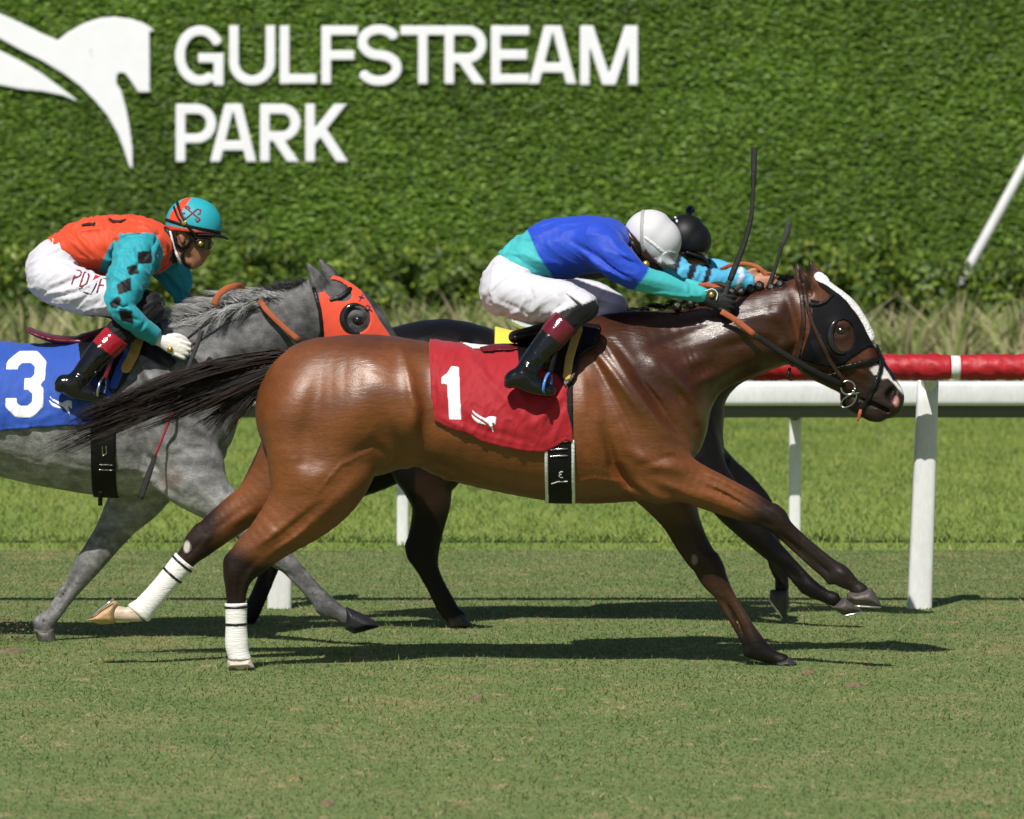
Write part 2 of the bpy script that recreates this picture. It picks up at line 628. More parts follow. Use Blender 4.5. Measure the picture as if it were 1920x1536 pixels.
def turf_material(name, c1, c2, c3, straw):
    m = bpy.data.materials.new(name)
    m.use_nodes = True
    nt = m.node_tree
    b = nt.nodes["Principled BSDF"]
    b.inputs["Roughness"].default_value = 0.9
    b.inputs["Specular IOR Level"].default_value = 0.1
    tc = nt.nodes.new("ShaderNodeTexCoord")
    def noise(scale, detail=5, stretch=(1, 1, 1)):
        mp = nt.nodes.new("ShaderNodeMapping"); mp.inputs["Scale"].default_value = stretch
        n = nt.nodes.new("ShaderNodeTexNoise")
        n.inputs["Scale"].default_value = scale; n.inputs["Detail"].default_value = detail
        nt.links.new(tc.outputs["Object"], mp.inputs[0]); nt.links.new(mp.outputs[0], n.inputs["Vector"])
        return n.outputs[0]
    def ramp(src, stops):
        r = nt.nodes.new("ShaderNodeValToRGB")
        r.color_ramp.elements[0].position = stops[0][0]; r.color_ramp.elements[0].color = (*stops[0][1], 1)
        r.color_ramp.elements[1].position = stops[-1][0]; r.color_ramp.elements[1].color = (*stops[-1][1], 1)
        for p, c in stops[1:-1]:
            e = r.color_ramp.elements.new(p); e.color = (*c, 1)
        nt.links.new(src, r.inputs[0])
        return r.outputs[0]
    base = ramp(noise(1.6, 6), [(0.3, c1), (0.5, c2), (0.7, c3)])
    fine = ramp(noise(45, 4, (1, 0.35, 1)), [(0.3, (0.75, 0.75, 0.75)), (0.7, (1.2, 1.2, 1.2))])
    mx = nt.nodes.new("ShaderNodeMix"); mx.data_type = 'RGBA'; mx.blend_type = 'MULTIPLY'; mx.inputs[0].default_value = 1
    nt.links.new(base, mx.inputs[6]); nt.links.new(fine, mx.inputs[7])
    mask = ramp(noise(9, 6, (1, 0.5, 1)), [(0.60, (0, 0, 0)), (0.72, (1, 1, 1))])
    m2 = nt.nodes.new("ShaderNodeMix"); m2.data_type = 'RGBA'
    nt.links.new(mask, m2.inputs[0]); nt.links.new(mx.outputs[2], m2.inputs[6]); m2.inputs[7].default_value = (*straw, 1)
    nt.links.new(m2.outputs[2], b.inputs["Base Color"])
    return m

M_turf = turf_material("turf", (0.125, 0.180, 0.060), (0.155, 0.205, 0.074), (0.20, 0.215, 0.09), (0.33, 0.265, 0.15))
M_rough = turf_material("rough_grass", (0.15, 0.21, 0.045), (0.18, 0.25, 0.06), (0.21, 0.27, 0.07), (0.27, 0.28, 0.11))

def sheet(name, x0, x1, y0, y1, z, mat):
    return mesh_obj(name, [(x0, y0, z), (x1, y0, z), (x1, y1, z), (x0, y1, z)], [(0, 1, 2, 3)], mat, smooth=False)
tag(sheet("ground", -400, 400, -200, 700, -0.012, M_rough), kind="structure")
D_EDGE = 29.25
tag(sheet("turf_track", -80, 80, 4, D_EDGE, -0.004, M_turf), kind="structure")
tag(sheet("planting_bed", -80, 80, 55.2, 61.0, -0.004, M_soil), kind="structure")

def blades(name, n, d0, d1, hmin, hmax, wid, palette, probs, label, lean=0.5, patch=0.0, xw=None, mat=None, margin=0.9, seed=3, clump=0.0):
    r = np.random.default_rng(seed)
    u = r.random(n)
    D = np.sqrt(d0 * d0 + u * (d1 * d1 - d0 * d0))
    half = D * 0.1 * 1.04 + margin
    X = (r.random(n) * 2 - 1) * half
    if clump > 0:
        X = X + clump * np.sin(D * 9 + 3 * np.sin(X * 2.3)) * r.random(n)
    p = np.stack([X, D, np.zeros(n)], 1)
    h = hmin + (hmax - hmin) * r.random(n) ** 1.6
    big = 0.6 * vnoise(p * (1, 0.6, 1), 2.6, seed) + 0.6 * vnoise(p * (1, 0.6, 1), 11.0, seed + 9)
    h *= 1 + 0.25 * np.clip(big, -1, 1)
    ang = r.random(n) * 2 * math.pi
    ln = h * lean * (0.3 + r.random(n) * 1.2)
    tip = p + np.stack([np.cos(ang) * ln, np.sin(ang) * ln, h], 1)
    side = np.stack([np.cos(ang + 1.57 + r.normal(size=n) * 0.4), np.sin(ang + 1.57) * 0.5, np.zeros(n)], 1)
    w = wid * (0.6 + 0.8 * r.random(n))
    a = p - side * w[:, None] / 2
    b = p + side * w[:, None] / 2
    V = np.stack([a, b, tip], 1).reshape(-1, 3)
    V[0::3, 2] -= 0.004; V[1::3, 2] -= 0.004
    F = np.arange(3 * n).reshape(n, 3)
    pal = np.array(palette)
    sel = r.choice(len(pal), n, p=probs)
    if patch > 0:                              # dry patches
        dry = 0.5 * vnoise(p * (1, 0.55, 1), 5.0, seed + 1) + 0.5 * vnoise(p * (1, .6, 1), 22.0, seed + 2) + 0.5 * vnoise(p * (1, .6, 1), 60.0, seed + 4, 2)
        k = (dry > 0.38) & (r.random(n) < patch)
        sel[k] = len(pal) - 1 - (r.random(k.sum()) < 0.4)
    c = pal[sel] * (0.9 + 0.2 * r.random((n, 1))) * (1 + 0.26 * np.clip(big, -1.1, 1.1)[:, None] * np.array((1.25, 0.9, 0.9)))
    o = mesh_obj(name, V, F, mat or M_blade, None, np.repeat(c, 3, 0), smooth=False)
    return tag(o, label, "grass", kind="stuff")

blades("mown_grass", 240000, 14.6, D_EDGE, 0.002, 0.0065, 0.0056,
       [(0.152, 0.218, 0.072), (0.182, 0.242, 0.085), (0.118, 0.188, 0.062), (0.225, 0.265, 0.105), (0.45, 0.37, 0.20), (0.38, 0.29, 0.155)],
       [0.34, 0.30, 0.17, 0.12, 0.045, 0.025], "short mown green turf of the racecourse with straw coloured flecks", lean=3.0, patch=0.85, seed=3)
blades("rough_grass", 125000, D_EDGE, 52.0, 0.018, 0.052, 0.010,
       [(0.25, 0.33, 0.075), (0.29, 0.37, 0.095), (0.19, 0.27, 0.06), (0.35, 0.40, 0.13), (0.39, 0.39, 0.19)],
       [0.32, 0.28, 0.18, 0.16, 0.06], "longer pale green grass beyond the mown track", lean=1.3, patch=0.15, seed=5)

blades("dry_straw", 9000, 14.6, D_EDGE, 0.004, 0.016, 0.005, [(0.52, 0.43, 0.25), (0.42, 0.34, 0.19), (0.60, 0.52, 0.33), (0.30, 0.23, 0.13)], [0.4, 0.3, 0.15, 0.15],
       "scattered dry straw flecks lying on the mown turf", lean=3.5, seed=15)
blades("grass_tufts", 16000, 14.6, D_EDGE, 0.010, 0.030, 0.005, [(0.16, 0.24, 0.075), (0.21, 0.27, 0.09), (0.12, 0.20, 0.06)], [0.4, 0.35, 0.25],
       "stray taller tufts standing out of the mown turf", lean=1.0, seed=17, clump=0.06)

# tufts and torn divots on the track
M_dirt = material("torn_turf", (0.16, 0.12, 0.07), rough=0.95, var=0.5, vscale=40, bump=0.8, bscale=60)
def divot(px, py, r, seed):
    D = FPX * CAMZ / (py - HOR)
    x, _, _ = pw(px, py, D)
    rr = np.random.default_rng(seed)
    n, m = 14, 4
    V = [(x, D, 0.014)]
    for k in range(1, m + 1):
        for i in range(n):
            a = 2 * math.pi * i / n
            q = r * k / m * (0.75 + 0.5 * rr.random())
            V.append((x + q * math.cos(a), D + q * 0.8 * math.sin(a), 0.013 * (1 - (k / m) ** 2) * (0.4 + rr.random()) - 0.004 * (k == m)))
    F = [(0, 1 + i, 1 + (i + 1) % n) for i in range(n)]
    for k in range(m - 1):
        for i in range(n):
            F.append((1 + k * n + i, 1 + (k + 1) * n + i, 1 + (k + 1) * n + (i + 1) % n, 1 + k * n + (i + 1) % n))
    return mesh_obj("turf_divot", V, F, M_dirt)
DIV = [("torn brown divot of turf lying in open grass under the brown horse's belly", 893, 1310, 0.032),
       ("brown patch of kicked-up earth behind the grey horse's rear forefoot at left edge", 22, 1222, 0.075),
       ("small dry clod at the bottom of the picture left of centre", 616, 1508, 0.03),
       ("tan clod of dry grass on open turf at lower right", 1600, 1285, 0.04),
       ("small earth scrape beside the brown horse's planted forefoot", 1515, 1262, 0.03)]
for i, (lab, px, py, r) in enumerate(DIV):
    tag(divot(px, py, r, 40 + i), lab, "divot", "divots torn from the turf")
# clods thrown up by the grey horse's foot
def clod(px, py, D, r, seed):
    rr = np.random.default_rng(seed)
    x, y, z = pw(px, py, D)
    V = []; F = []
    n, m = 5, 3
    for k in range(m + 1):
        t = math.pi * k / m
        for i in range(n):
            a = 2 * math.pi * i / n
            q = r * (0.7 + 0.6 * rr.random())
            V.append((x + q * math.sin(t) * math.cos(a), y + q * math.sin(t) * math.sin(a), z + 0.8 * q * math.cos(t)))
    for k in range(m):
        for i in range(n):
            F.append((k * n + i, k * n + (i + 1) % n, (k + 1) * n + (i + 1) % n, (k + 1) * n + i))
    return V, F
VV, FF = [], []
for i in range(260):
    px = 34 + rng.normal() * 42; py = 1204 - abs(rng.normal()) * 34 + (px - 60) * 0.10
    V, F = clod(px, py, 22.75 + rng.normal() * 0.12, 0.0018 + 0.007 * rng.random() ** 3, 100 + i)
    FF += [tuple(q + len(VV) for q in f) for f in F]; VV += V
tag(mesh_obj("flying_dirt", VV, FF, M_dirt), "spray of small dirt crumbs kicked up behind the grey horse's foot", "dirt", kind="stuff")

# ---------------------------------------------------------------- green wall, lettering, shrubs
D_WALL = 60.0
def leaves(n, centers, normals, length, width, palette, probs, axis_h=0.0, seed=1, shade=None):
    r = np.random.default_rng(seed)
    nn = normals / np.linalg.norm(normals, axis=1)[:, None]
    t = r.normal(size=(n, 3))
    t[:, 0] += np.sign(r.normal(size=n)) * axis_h
    t -= (t * nn).sum(1)[:, None] * nn
    t /= np.linalg.norm(t, axis=1)[:, None]
    b = np.cross(nn, t)
    L = (length * (0.6 + 0.8 * r.random(n)))[:, None]
    Wd = (width * (0.6 + 0.8 * r.random(n)))[:, None]
    V = np.stack([centers - t * L / 2, centers + b * Wd / 2 - t * L * 0.08 + nn * Wd * 0.15, centers + t * L / 2, centers - b * Wd / 2 - t * L * 0.08 + nn * Wd * 0.15], 1).reshape(-1, 3)
    F = np.arange(4 * n).reshape(n, 4)
    pal = np.array(palette)
    c = pal[r.choice(len(pal), n, p=probs)] * (0.7 + 0.6 * r.random((n, 1)))
    return V, F, np.repeat(c, 4, 0)

gw = empty("green_wall", (0, D_WALL, 0), "tall wall clad in clipped green foliage behind the racecourse", "hedge wall")
bm_v = [(-30, D_WALL, 0), (30, D_WALL, 0), (30, D_WALL, 7), (-30, D_WALL, 7), (-30, D_WALL + .3, 0), (30, D_WALL + .3, 0), (30, D_WALL + .3, 7), (-30, D_WALL + .3, 7)]
mesh_obj("backing", bm_v, [(0, 1, 2, 3), (5, 4, 7, 6), (4, 0, 3, 7), (1, 5, 6, 2), (3, 2, 6, 7)], M_backing, gw, smooth=False)
n = 245000
X = (rng.random(n) * 2 - 1) * 8.8
Z = rng.random(n) * 5.6
pt = np.stack([X, np.zeros(n), Z], 1)
dep = 0.03 + 0.06 * rng.random(n) + 0.02 * vnoise(pt, 5.0, 11)
C = np.stack([X, D_WALL - dep, Z], 1)
N = np.stack([rng.normal(size=n) * 0.5, -np.ones(n), 0.5 + rng.normal(size=n) * 0.6], 1)
V, F, c = leaves(n, C, N, 0.082, 0.030, [(0.088, 0.174, 0.013), (0.124, 0.225, 0.021), (0.050, 0.105, 0.008), (0.185, 0.285, 0.038), (0.155, 0.245, 0.066)],
                 [0.36, 0.30, 0.20, 0.10, 0.04], axis_h=3.4, seed=12)
tone = 1 + 0.22 * np.clip(vnoise(np.stack([X, 0 * X, Z], 1), 1.7, 31) + 0.5 * vnoise(np.stack([X, 0 * X, Z], 1), 9, 32), -1.2, 1.2)
c = c * np.repeat(tone, 4)[:, None]
o = mesh_obj("foliage", V, F, M_leaf, gw, c, smooth=False)
o["kind"] = "stuff"

# stroke glyphs ------------------------------------------------------------
def arc(cx, cy, rx, ry, a0, a1, n=18):
    return [(cx + rx * math.cos(math.radians(a0 + (a1 - a0) * i / n)), cy + ry * math.sin(math.radians(a0 + (a1 - a0) * i / n))) for i in range(n + 1)]

def obox(PX, PY, p, q, hw):
    (x0, y0), (x1, y1) = p, q
    L = max(math.hypot(x1 - x0, y1 - y0), 1e-6); ux, uy = (x1 - x0) / L, (y1 - y0) / L
    mx, my = (x0 + x1) / 2, (y0 + y1) / 2
    a = np.abs((PX - mx) * ux + (PY - my) * uy) - L / 2
    b = np.abs(-(PX - mx) * uy + (PY - my) * ux) - hw
    return np.minimum(np.maximum(a, b), 0) + np.hypot(np.maximum(a, 0), np.maximum(b, 0))

def strokes(PX, PY, lines, hw):
    d = np.full(PX.shape, 1e9, f32)
    for ln in lines:
        for i in range(len(ln) - 1):
            if math.hypot(ln[i + 1][0] - ln[i][0], ln[i + 1][1] - ln[i][1]) < 1e-3:
                continue
            d = np.minimum(d, obox(PX, PY, ln[i], ln[i + 1], hw))
            if i > 0:
                d = np.minimum(d, np.hypot(PX - ln[i][0], PY - ln[i][1]) - hw)
    return d

def glyph(ch, x0, x1, y0, y1, t):
    """centre lines of a capital letter filling the box, stroke width t"""
    h = t / 2
    l, r, u, d = x0 + h, x1 - h, y0 + h, y1 - h
    m = (y0 + y1) / 2
    w = x1 - x0
    if ch == 'G':
        cx, cy, rx, ry = (l + r) / 2 + w * .02, m, (r - l) / 2 + w * .01, (d - u) / 2
        a = arc(cx, cy, rx, ry, -28, -332, 34)
        return [a[:-3] + [], [(r, y1), (r, m + t * .15)], [(r + h, m + t * .25), (r - w * .42, m + t * .25)]]
    if ch == 'U':
        R = (r - l) / 2
        return [[(l, y0), (l, d - R)] + arc((l + r) / 2, d - R, R, R, 180, 0) + [(r, y0)]]
    if ch == 'L':
        return [[(l, y0), (l, y1)], [(l, d), (x1, d)]]
    if ch == 'F':
        return [[(l, y0), (l, y1)], [(l, u), (x1, u)], [(l, m + t * .05), (x1 - w * .1, m + t * .05)]]
    if ch == 'E':
        return [[(l, y0), (l, y1)], [(l, u), (x1, u)], [(l, m), (x1 - w * .06, m)], [(l, d), (x1, d)]]
    if ch == 'T':
        return [[(x0, u), (x1, u)], [((x0 + x1) / 2, u), ((x0 + x1) / 2, y1)]]
    if ch == 'S':
        R1 = (m - u) / 2; R2 = (d - m) / 2; cx = (l + r) / 2; rx = (r - l) / 2
        return [arc(cx, u + R1, rx * .94, R1, -22, -270, 20)[:-1] + arc(cx, m + R2, rx, R2, -90, 158, 20)]
    if ch in 'PR':
        b = m + (t * .55 if ch == 'P' else t * .35)
        R = (b - u) / 2
        out = [[(l, y0), (l, y1)], [(l, u), (r - R, u)] + arc(r - R, u + R, R, R, -90, 90) + [(l, b)]]
        if ch == 'R':
            out.append([(r - R * 1.5, b - 2), (x1 - h * .9, y1 + 8)])
        return out
    if ch == 'A':
        cx = (x0 + x1) / 2
        return [[(cx - t * .28, y0 - 4), (x0 + h * 1.05, y1 + 6)], [(cx + t * .28, y0 - 4), (x1 - h * 1.05, y1 + 6)], [(x0 + w * .22, y1 - (y1 - y0) * .28), (x1 - w * .22, y1 - (y1 - y0) * .28)]]
    if ch == 'M':
        cx = (x0 + x1) / 2
        return [[(l, y0), (l, y1)], [(r, y0), (r, y1)], [(l + t * .2, y0 - 6), (cx - t * .08, y1 + 4)], [(r - t * .2, y0 - 6), (cx + t * .08, y1 + 4)]]
    if ch == 'K':
        return [[(l, y0), (l, y1)], [(x1 - h * 1.0, y0 - 8), (l, m + t * .9)], [(l + w * .28, m - 2), (x1 - h * .8, y1 + 8)]]
    if ch == 'D':
        R = (d - u) / 2
        return [[(l, y0), (l, y1)], [(l, u), (r - R, u)] + arc(r - R, m, R, R, -90, 90) + [(l, d)]]
    if ch == 'J':
        return [[(r, y0), (r, d - t)] + arc(r - t, d - t, t, t, 0, 150, 8)]

EMBLEM_A = [(-300, -150), (-150, -30), (0, 65), (100, 110), (190, 155), (275, 192), (320, 155), (400, 110), (480, 85), (545, 80), (620, 90), (680, 110), (715, 132), (735, 148),
            (712, 152), (708, 160), (712, 440), (655, 440), (630, 400), (595, 352), (570, 345), (555, 360), (555, 400), (575, 430), (600, 520), (615, 600), (628, 700), (630, 805),
            (612, 790), (590, 720), (560, 640), (510, 550), (450, 480), (380, 410), (300, 350), (200, 290), (100, 240), (0, 185), (-150, 90), (-250, -30)]
EMBLEM_B = [(-300, 30), (-150, 150), (0, 240), (100, 290), (200, 350), (280, 410), (340, 455), (378, 487), (300, 455), (200, 435), (100, 425), (0, 405), (-150, 330), (-260, 180)]

sg = empty("park_sign", pw(420, 300, D_WALL - 0.3), "large white wall lettering of the park's name in two lines with a leaping horse emblem", "sign")
def slab_glyph(name, region, box, parent, D=D_WALL - 0.115, th=0.010, h=0.0125, mat=None):
    x0, _, z1 = pw(box[0], box[1], D); x1, _, z0 = pw(box[2], box[3], D)
    g = Grid((x0, D - th - .02, z0), (x1, D + th + .02, z1), h)
    sc = FPX / D
    PX = (960 + g.ax[0][:, None] * sc + 0 * g.ax[2][None, :]).astype(f32)
    PY = (HOR + (CAMZ - g.ax[2][None, :]) * sc + 0 * g.ax[0][:, None]).astype(f32)
    r = (region(PX, PY) / sc).astype(f32)
    f = np.maximum(r[:, None, :], (np.abs(g.ax[1] - f32(D)) - f32(th))[None, :, None])
    v, q = surface_net(f, g)
    q = q[~(v[q][:, :, 1] > D + th * .6).all(1)]          # no back face against the wall
    used, inv = np.unique(q, return_inverse=True)
    v = v[used]; q = inv.reshape(-1, 4)
    return mesh_obj(name, v, q, mat or M_letter, parent, smooth=False)

LET = [('G', 327, 420, 48, 161), ('U', 429, 517, 48, 161), ('L', 524, 594, 48, 158), ('F', 602, 672, 48, 158), ('S', 668, 754, 46, 162), ('T', 751, 835, 48, 158),
       ('R', 833, 913, 48, 158), ('E', 920, 993, 48, 158), ('A', 990, 1083, 48, 158), ('M', 1087, 1197, 48, 160),
       ('P', 329, 406, 195, 304), ('A', 392, 483, 195, 304), ('R', 487, 564, 195, 304), ('K', 572, 655, 195, 304)]
for ch, x0, x1, y0, y1 in LET:
    ln = glyph(ch, x0, x1, y0, y1, 19.4)
    slab_glyph("letter", lambda PX, PY: np.maximum(strokes(PX, PY, ln, 9.5), np.maximum(y0 - PY, PY - y1)), (x0 - 8, y0 - 8, x1 + 8, y1 + 8), sg)
sc_ = 760 / 1920
for nm, E in (("emblem_horse", EMBLEM_A), ("emblem_swoosh", EMBLEM_B)):
    pts = [(x * sc_, y * sc_) for x, y in E]
    slab_glyph(nm, lambda PX, PY: poly_sdf(PX, PY, pts), pbox(pts, 8), sg)

# shrubs at the foot of the wall
def shrub(px, D, rx, hgt, nleaf, seed, label, tone=1.0):
    r = np.random.default_rng(seed)
    x, _, _ = pw(px, 0, D)
    root = empty("shrub", (x, D, 0), label, "shrub", "shrubs along the foot of the green wall")
    # lumpy crown: leaves on several clumps
    K = 16
    cx = r.normal(size=(K, 3)) * (rx * 0.42, 0.28, hgt * 0.19) + (x, D, hgt * 0.62)
    cx[:, 2] = np.clip(cx[:, 2], 0.35, hgt * 0.92)
    rad = 0.16 + 0.18 * r.random(K)
    k = r.integers(0, K, nleaf)
    d = r.normal(size=(nleaf, 3)); d /= np.linalg.norm(d, axis=1)[:, None]
    C = cx[k] + d * (rad[k] * (0.55 + 0.5 * r.random(nleaf)))[:, None]
    C[:, 2] = np.maximum(C[:, 2], 0.08)
    N = d + r.normal(size=(nleaf, 3)) * 0.5 + (0, -0.3, 0.5)
    V, F, c = leaves(nleaf, C, N, 0.10, 0.052, np.array([(0.095, 0.17, 0.018), (0.15, 0.23, 0.026), (0.042, 0.09, 0.012), (0.27, 0.34, 0.045)]) * tone, [0.35, 0.3, 0.2, 0.15], seed=seed + 1)
    mesh_obj("crown", V, F, M_shrub, root, c, smooth=False)
    for j in range(4):
        e = cx[j]
        tube_obj("stem", [(x + 0.05 * j - .08, D, -0.02), ((x + e[0]) / 2, D, e[2] * .5), tuple(e)], [0.018, 0.013, 0.006], M_stem, root, n=5, sub=2)
M_stem = material("stem_bark", (0.09, 0.07, 0.045), rough=0.9, var=0.3, vscale=40)
SH = [(-40, 'leftmost in view, behind the orange and turquoise jockey'), (95, 'behind the back of the orange and turquoise jockey'), (230, 'behind the turquoise sleeve of the left jockey'),
      (375, 'just in front of the left jockey\'s face'), (500, 'above the grey horse\'s mane'), (620, 'right behind the grey horse\'s ears'), (745, 'between the orange hood and the blue jockey'),
      (870, 'just behind the blue jockey\'s white breeches'), (1000, 'hidden largely by the blue jockey\'s back'), (1130, 'behind the blue jockey\'s shoulder'), (1260, 'behind the two jockeys\' helmets'),
      (1400, 'crossed by the tall black whip'), (1530, 'right behind the brown horse\'s ears'), (1660, 'in front of the brown horse\'s forehead'), (1785, 'at the foot of the leaning white pole'), (1905, 'at the right edge, right of the leaning pole')]
for i, (px, where) in enumerate(SH):
    hg = 1.62 + 0.28 * math.sin(i * 2.1) + 0.12 * math.sin(i * 5.3)
    shrub(px + 14 * math.sin(i * 3.7), 58.9 + 0.25 * math.sin(i * 1.9), 0.85, hg, 3300, 200 + i * 3, "leafy yellow-green shrub " + where, 0.92 + 0.16 * math.sin(i * 4.1))

# strap-leaved ground cover in front of the shrubs
n = 14500
r = np.random.default_rng(77)
X = (r.random(n) * 2 - 1) * 9.8
cl = np.sin(X * 9.1) + np.sin(X * 23.0 + 1)
D = 57.3 + r.random(n) * 1.3 - 0.15 * cl
h = (0.42 + 0.62 * r.random(n) ** 1.5) * (1 + 0.12 * cl)
an = r.normal(size=n) * 0.9 + np.where(r.random(n) < .5, 0, math.pi)
ln = h * (0.1 + 0.95 * r.random(n) ** 1.4)
p0 = np.stack([X, D, np.zeros(n)], 1)
p1 = p0 + np.stack([np.cos(an) * ln * .35, np.sin(an) * ln * .3, h * .65], 1)
p2 = p0 + np.stack([np.cos(an) * ln, np.sin(an) * ln * .8, h], 1)
w = (0.022 + 0.034 * r.random(n))[:, None] * np.array((1, 0.2, 0))
V = np.stack([p0 - w / 2, p0 + w / 2, p1 + w / 2, p1 - w / 2, p2], 1).reshape(-1, 3)
b = np.arange(n)[:, None] * 5
F3 = np.concatenate([b + (0, 1, 2), b + (0, 2, 3), b + (3, 2, 4)], 0)
pal = np.array([(0.34, 0.35, 0.15), (0.22, 0.27, 0.08), (0.48, 0.45, 0.26), (0.12, 0.19, 0.045), (0.55, 0.46, 0.31)])
c = np.repeat(pal[r.choice(5, n, p=[.34, .26, .18, .14, .08])] * (0.7 + 0.6 * r.random((n, 1))), 5, 0)
tag(mesh_obj("strap_leaf_plants", V, F3, M_shrub, None, c, smooth=False), "pale strap-leaved ground cover bordering the shrubs at the wall", "ground cover", kind="stuff")

# leaning white pole before the wall
tag(tube_obj("leaning_pole", [pw(1775, 578, 59.2), pw(1820, 495, 59.2), pw(2010, 149, 59.2)], 0.060, M_white, None, n=16, sub=2),
    "slanting white pole rising from the shrubs at the right edge", "pole")

# ---------------------------------------------------------------- rails
M_pad = material("red_vinyl", (0.40, 0.011, 0.020), rough=0.52, spec=0.45, var=0.14, vscale=20, bump=0.35, bscale=40)
D_R = 24.72
def rpost(parent, px_base, px_top, D, z_top, hw, hd, mat, n=20, taper=0.85, arm=None):
    V = []
    zs = [-0.05, 0.0, z_top * .3, z_top * .6, z_top * .9, z_top]
    for z in zs:
        t = max(z, 0) / z_top
        px = px_base + (px_top - px_base) * t
        cx = (px - 960) * D / FPX
        s = 1 - (1 - taper) * t
        for k in range(n):
            a = 2 * math.pi * k / n
            ca, sa = math.cos(a), math.sin(a)
            V.append((cx + hw * s * math.copysign(abs(ca) ** 0.5, ca), D + hd * s * math.copysign(abs(sa) ** 0.5, sa), z))
    F = [tuple(range(n))[::-1]]
    for i in range(len(zs) - 1):
        for k in range(n):
            F.append((i * n + k, i * n + (k + 1) % n, (i + 1) * n + (k + 1) % n, (i + 1) * n + k))
    F.append(tuple((len(zs) - 1) * n + k for k in range(n)))
    return mesh_obj("post", V, F, mat, parent)

near = empty("padded_rail", (0, D_R, 0), "white running rail with a crinkled red padded top beside the horses", "rail")
PADZ, PADR, PADD = 1.168, 0.060, 24.40
for pb, ptop in ((-676, -664), (524, 537), (1724, 1740), (2925, 2942)):
    rpost(near, pb, ptop, D_R, 1.10, 0.060, 0.05, M_white)
    xt = (ptop - 960) * D_R / FPX
    tube_obj("bracket_arm", [(xt, D_R, 1.06), (xt, D_R - 0.08, 1.135), (xt, PADD, 1.15)], [0.045, 0.04, 0.035], M_white, near, n=10)
def pad(x0, x1, mat, name, rad, seed, ripple):
    nx = max(3, int((x1 - x0) / 0.012)); n = 26
    r = np.random.default_rng(seed)
    ph = r.random(8) * 6.28
    P_ = []; E_ = []
    for i in range(nx + 1):
        x = x0 + (x1 - x0) * i / nx
        e = min(1, min(i, nx - i) / 4)
        for k in range(n):
            a = 2 * math.pi * k / n
            P_.append((x * 1.0, math.cos(a) * 0.11, math.sin(a) * 0.11)); E_.append(e)
    P_ = np.array(P_); E_ = np.array(E_)
    skew = P_ @ np.array([[1, 0, 0.0], [0, 1, 0], [0.55, 0, 1]])
    n1 = vnoise(skew * (1, .45, .45), 52, seed, 2); n2 = vnoise(skew * (1, .5, .5), 105, seed + 5, 2)
    Q = rad + ripple * E_ * (1.5 * np.clip(1 - 2.2 * np.abs(n1), 0, 1) ** 1.4 - 0.4 + 0.6 * np.clip(1 - 2.2 * np.abs(n2), 0, 1)) if ripple else np.full(len(P_), rad)
    Q = Q * (0.95 + 0.05 * E_)
    V = [(p[0], PADD + q * 1.15 * p[1] / 0.11, PADZ + q * p[2] / 0.11) for p, q in zip(P_, Q)]
    F = []
    for i in range(nx):
        for k in range(n):
            F.append((i * n + k, (i + 1) * n + k, (i + 1) * n + (k + 1) % n, i * n + (k + 1) % n))
    F.append(tuple(range(n)))
    F.append(tuple(nx * n + k for k in range(n))[::-1])
    return mesh_obj(name, V, F, mat, near)
sR = PADD / FPX
seams = [-1380, -590, 200, 1000, 1791, 2590]
for a, b in zip(seams[:-1], seams[1:]):
    pad((a + 9 - 960) * sR, (b - 9 - 960) * sR, M_pad, "pad_cover", PADR, int(a) % 97, 0.0048)
for a in seams[1:-1]:
    pad((a - 9 - 960) * sR, (a + 9 - 960) * sR, M_white, "rail_sleeve", PADR * 0.97, 1, 0.0)

far = empty("far_rail", (0, 29.9, 0), "second plain white rail on thin posts behind the padded rail", "rail")
D_B = 29.42
def boxy(name, x0, x1, y0, y1, z0, z1, mat, parent, bev=0.012):
    # long box with rounded long edges
    prof = []
    for (cy, cz, a0) in ((y0 + bev, z0 + bev, 180), (y1 - bev, z0 + bev, 270), (y1 - bev, z1 - bev, 0), (y0 + bev, z1 - bev, 90)):
        for k in range(4):
            a = math.radians(a0 + 30 * k)
            prof.append((cy + bev * math.cos(a), cz + bev * math.sin(a)))
    n = len(prof)
    V = [(x0, a, b) for a, b in prof] + [(x1, a, b) for a, b in prof]
    F = [(k, n + k, n + (k + 1) % n, (k + 1) % n) for k in range(n)] + [tuple(range(n))[::-1][::-1], tuple(n + k for k in range(n))[::-1]]
    return mesh_obj(name, V, F, mat, parent)
boxy("rail_beam", -9, 9, D_B, D_B + 0.16, 0.815, 0.955, M_white, far, 0.03)
boxy("under_channel", -9, 9, D_B + 0.075, D_B + 0.145, 0.745, 0.813, M_web, far, 0.008)
for px in (-150, 755, 1490, 2225):
    rpost(far, px, px + 1, 29.9, 0.78, 0.036, 0.036, M_white, taper=0.98)
    xt = (px - 960) * 29.9 / FPX
    tube_obj("bracket_arm", [(xt, 29.9, 0.74), (xt, 29.75, 0.80), (xt, D_B + .11, 0.80)], [0.036, 0.05, 0.06], M_web, far, n=10)

# ================================================================ HORSES
D1, D3, D2 = 21.33, 22.60, 23.60           # brown horse 1, grey horse 3, black horse behind
BAY = np.array((0.166, 0.052, 0.0125)); BAYD = np.array((0.048, 0.0135, 0.0055)); BLACK = np.array((0.0060, 0.0046, 0.0042))
M_bay = material("bay_coat", attr=True, rough=0.43, spec=0.6, var=0.30, vscale=9, bump=0.16, bscale=420, stretch=(0.18, 1, 1.0), grain=0.18, gscale=170, bump2=0.10, b2scale=46, wet=True)
M_grey = material("grey_coat", attr=True, rough=0.46, spec=0.45, var=0.42, vscale=22, bump=0.4, bscale=330, stretch=(0.6, 1, 1.0), rvar=0.1, grain=0.22, gscale=120, bump2=0.12, b2scale=34)
M_black = material("black_coat", attr=True, rough=0.36, spec=0.22, var=0.2, vscale=9, bump=0.3, bscale=330, rvar=0.1, bump2=0.10, b2scale=34)
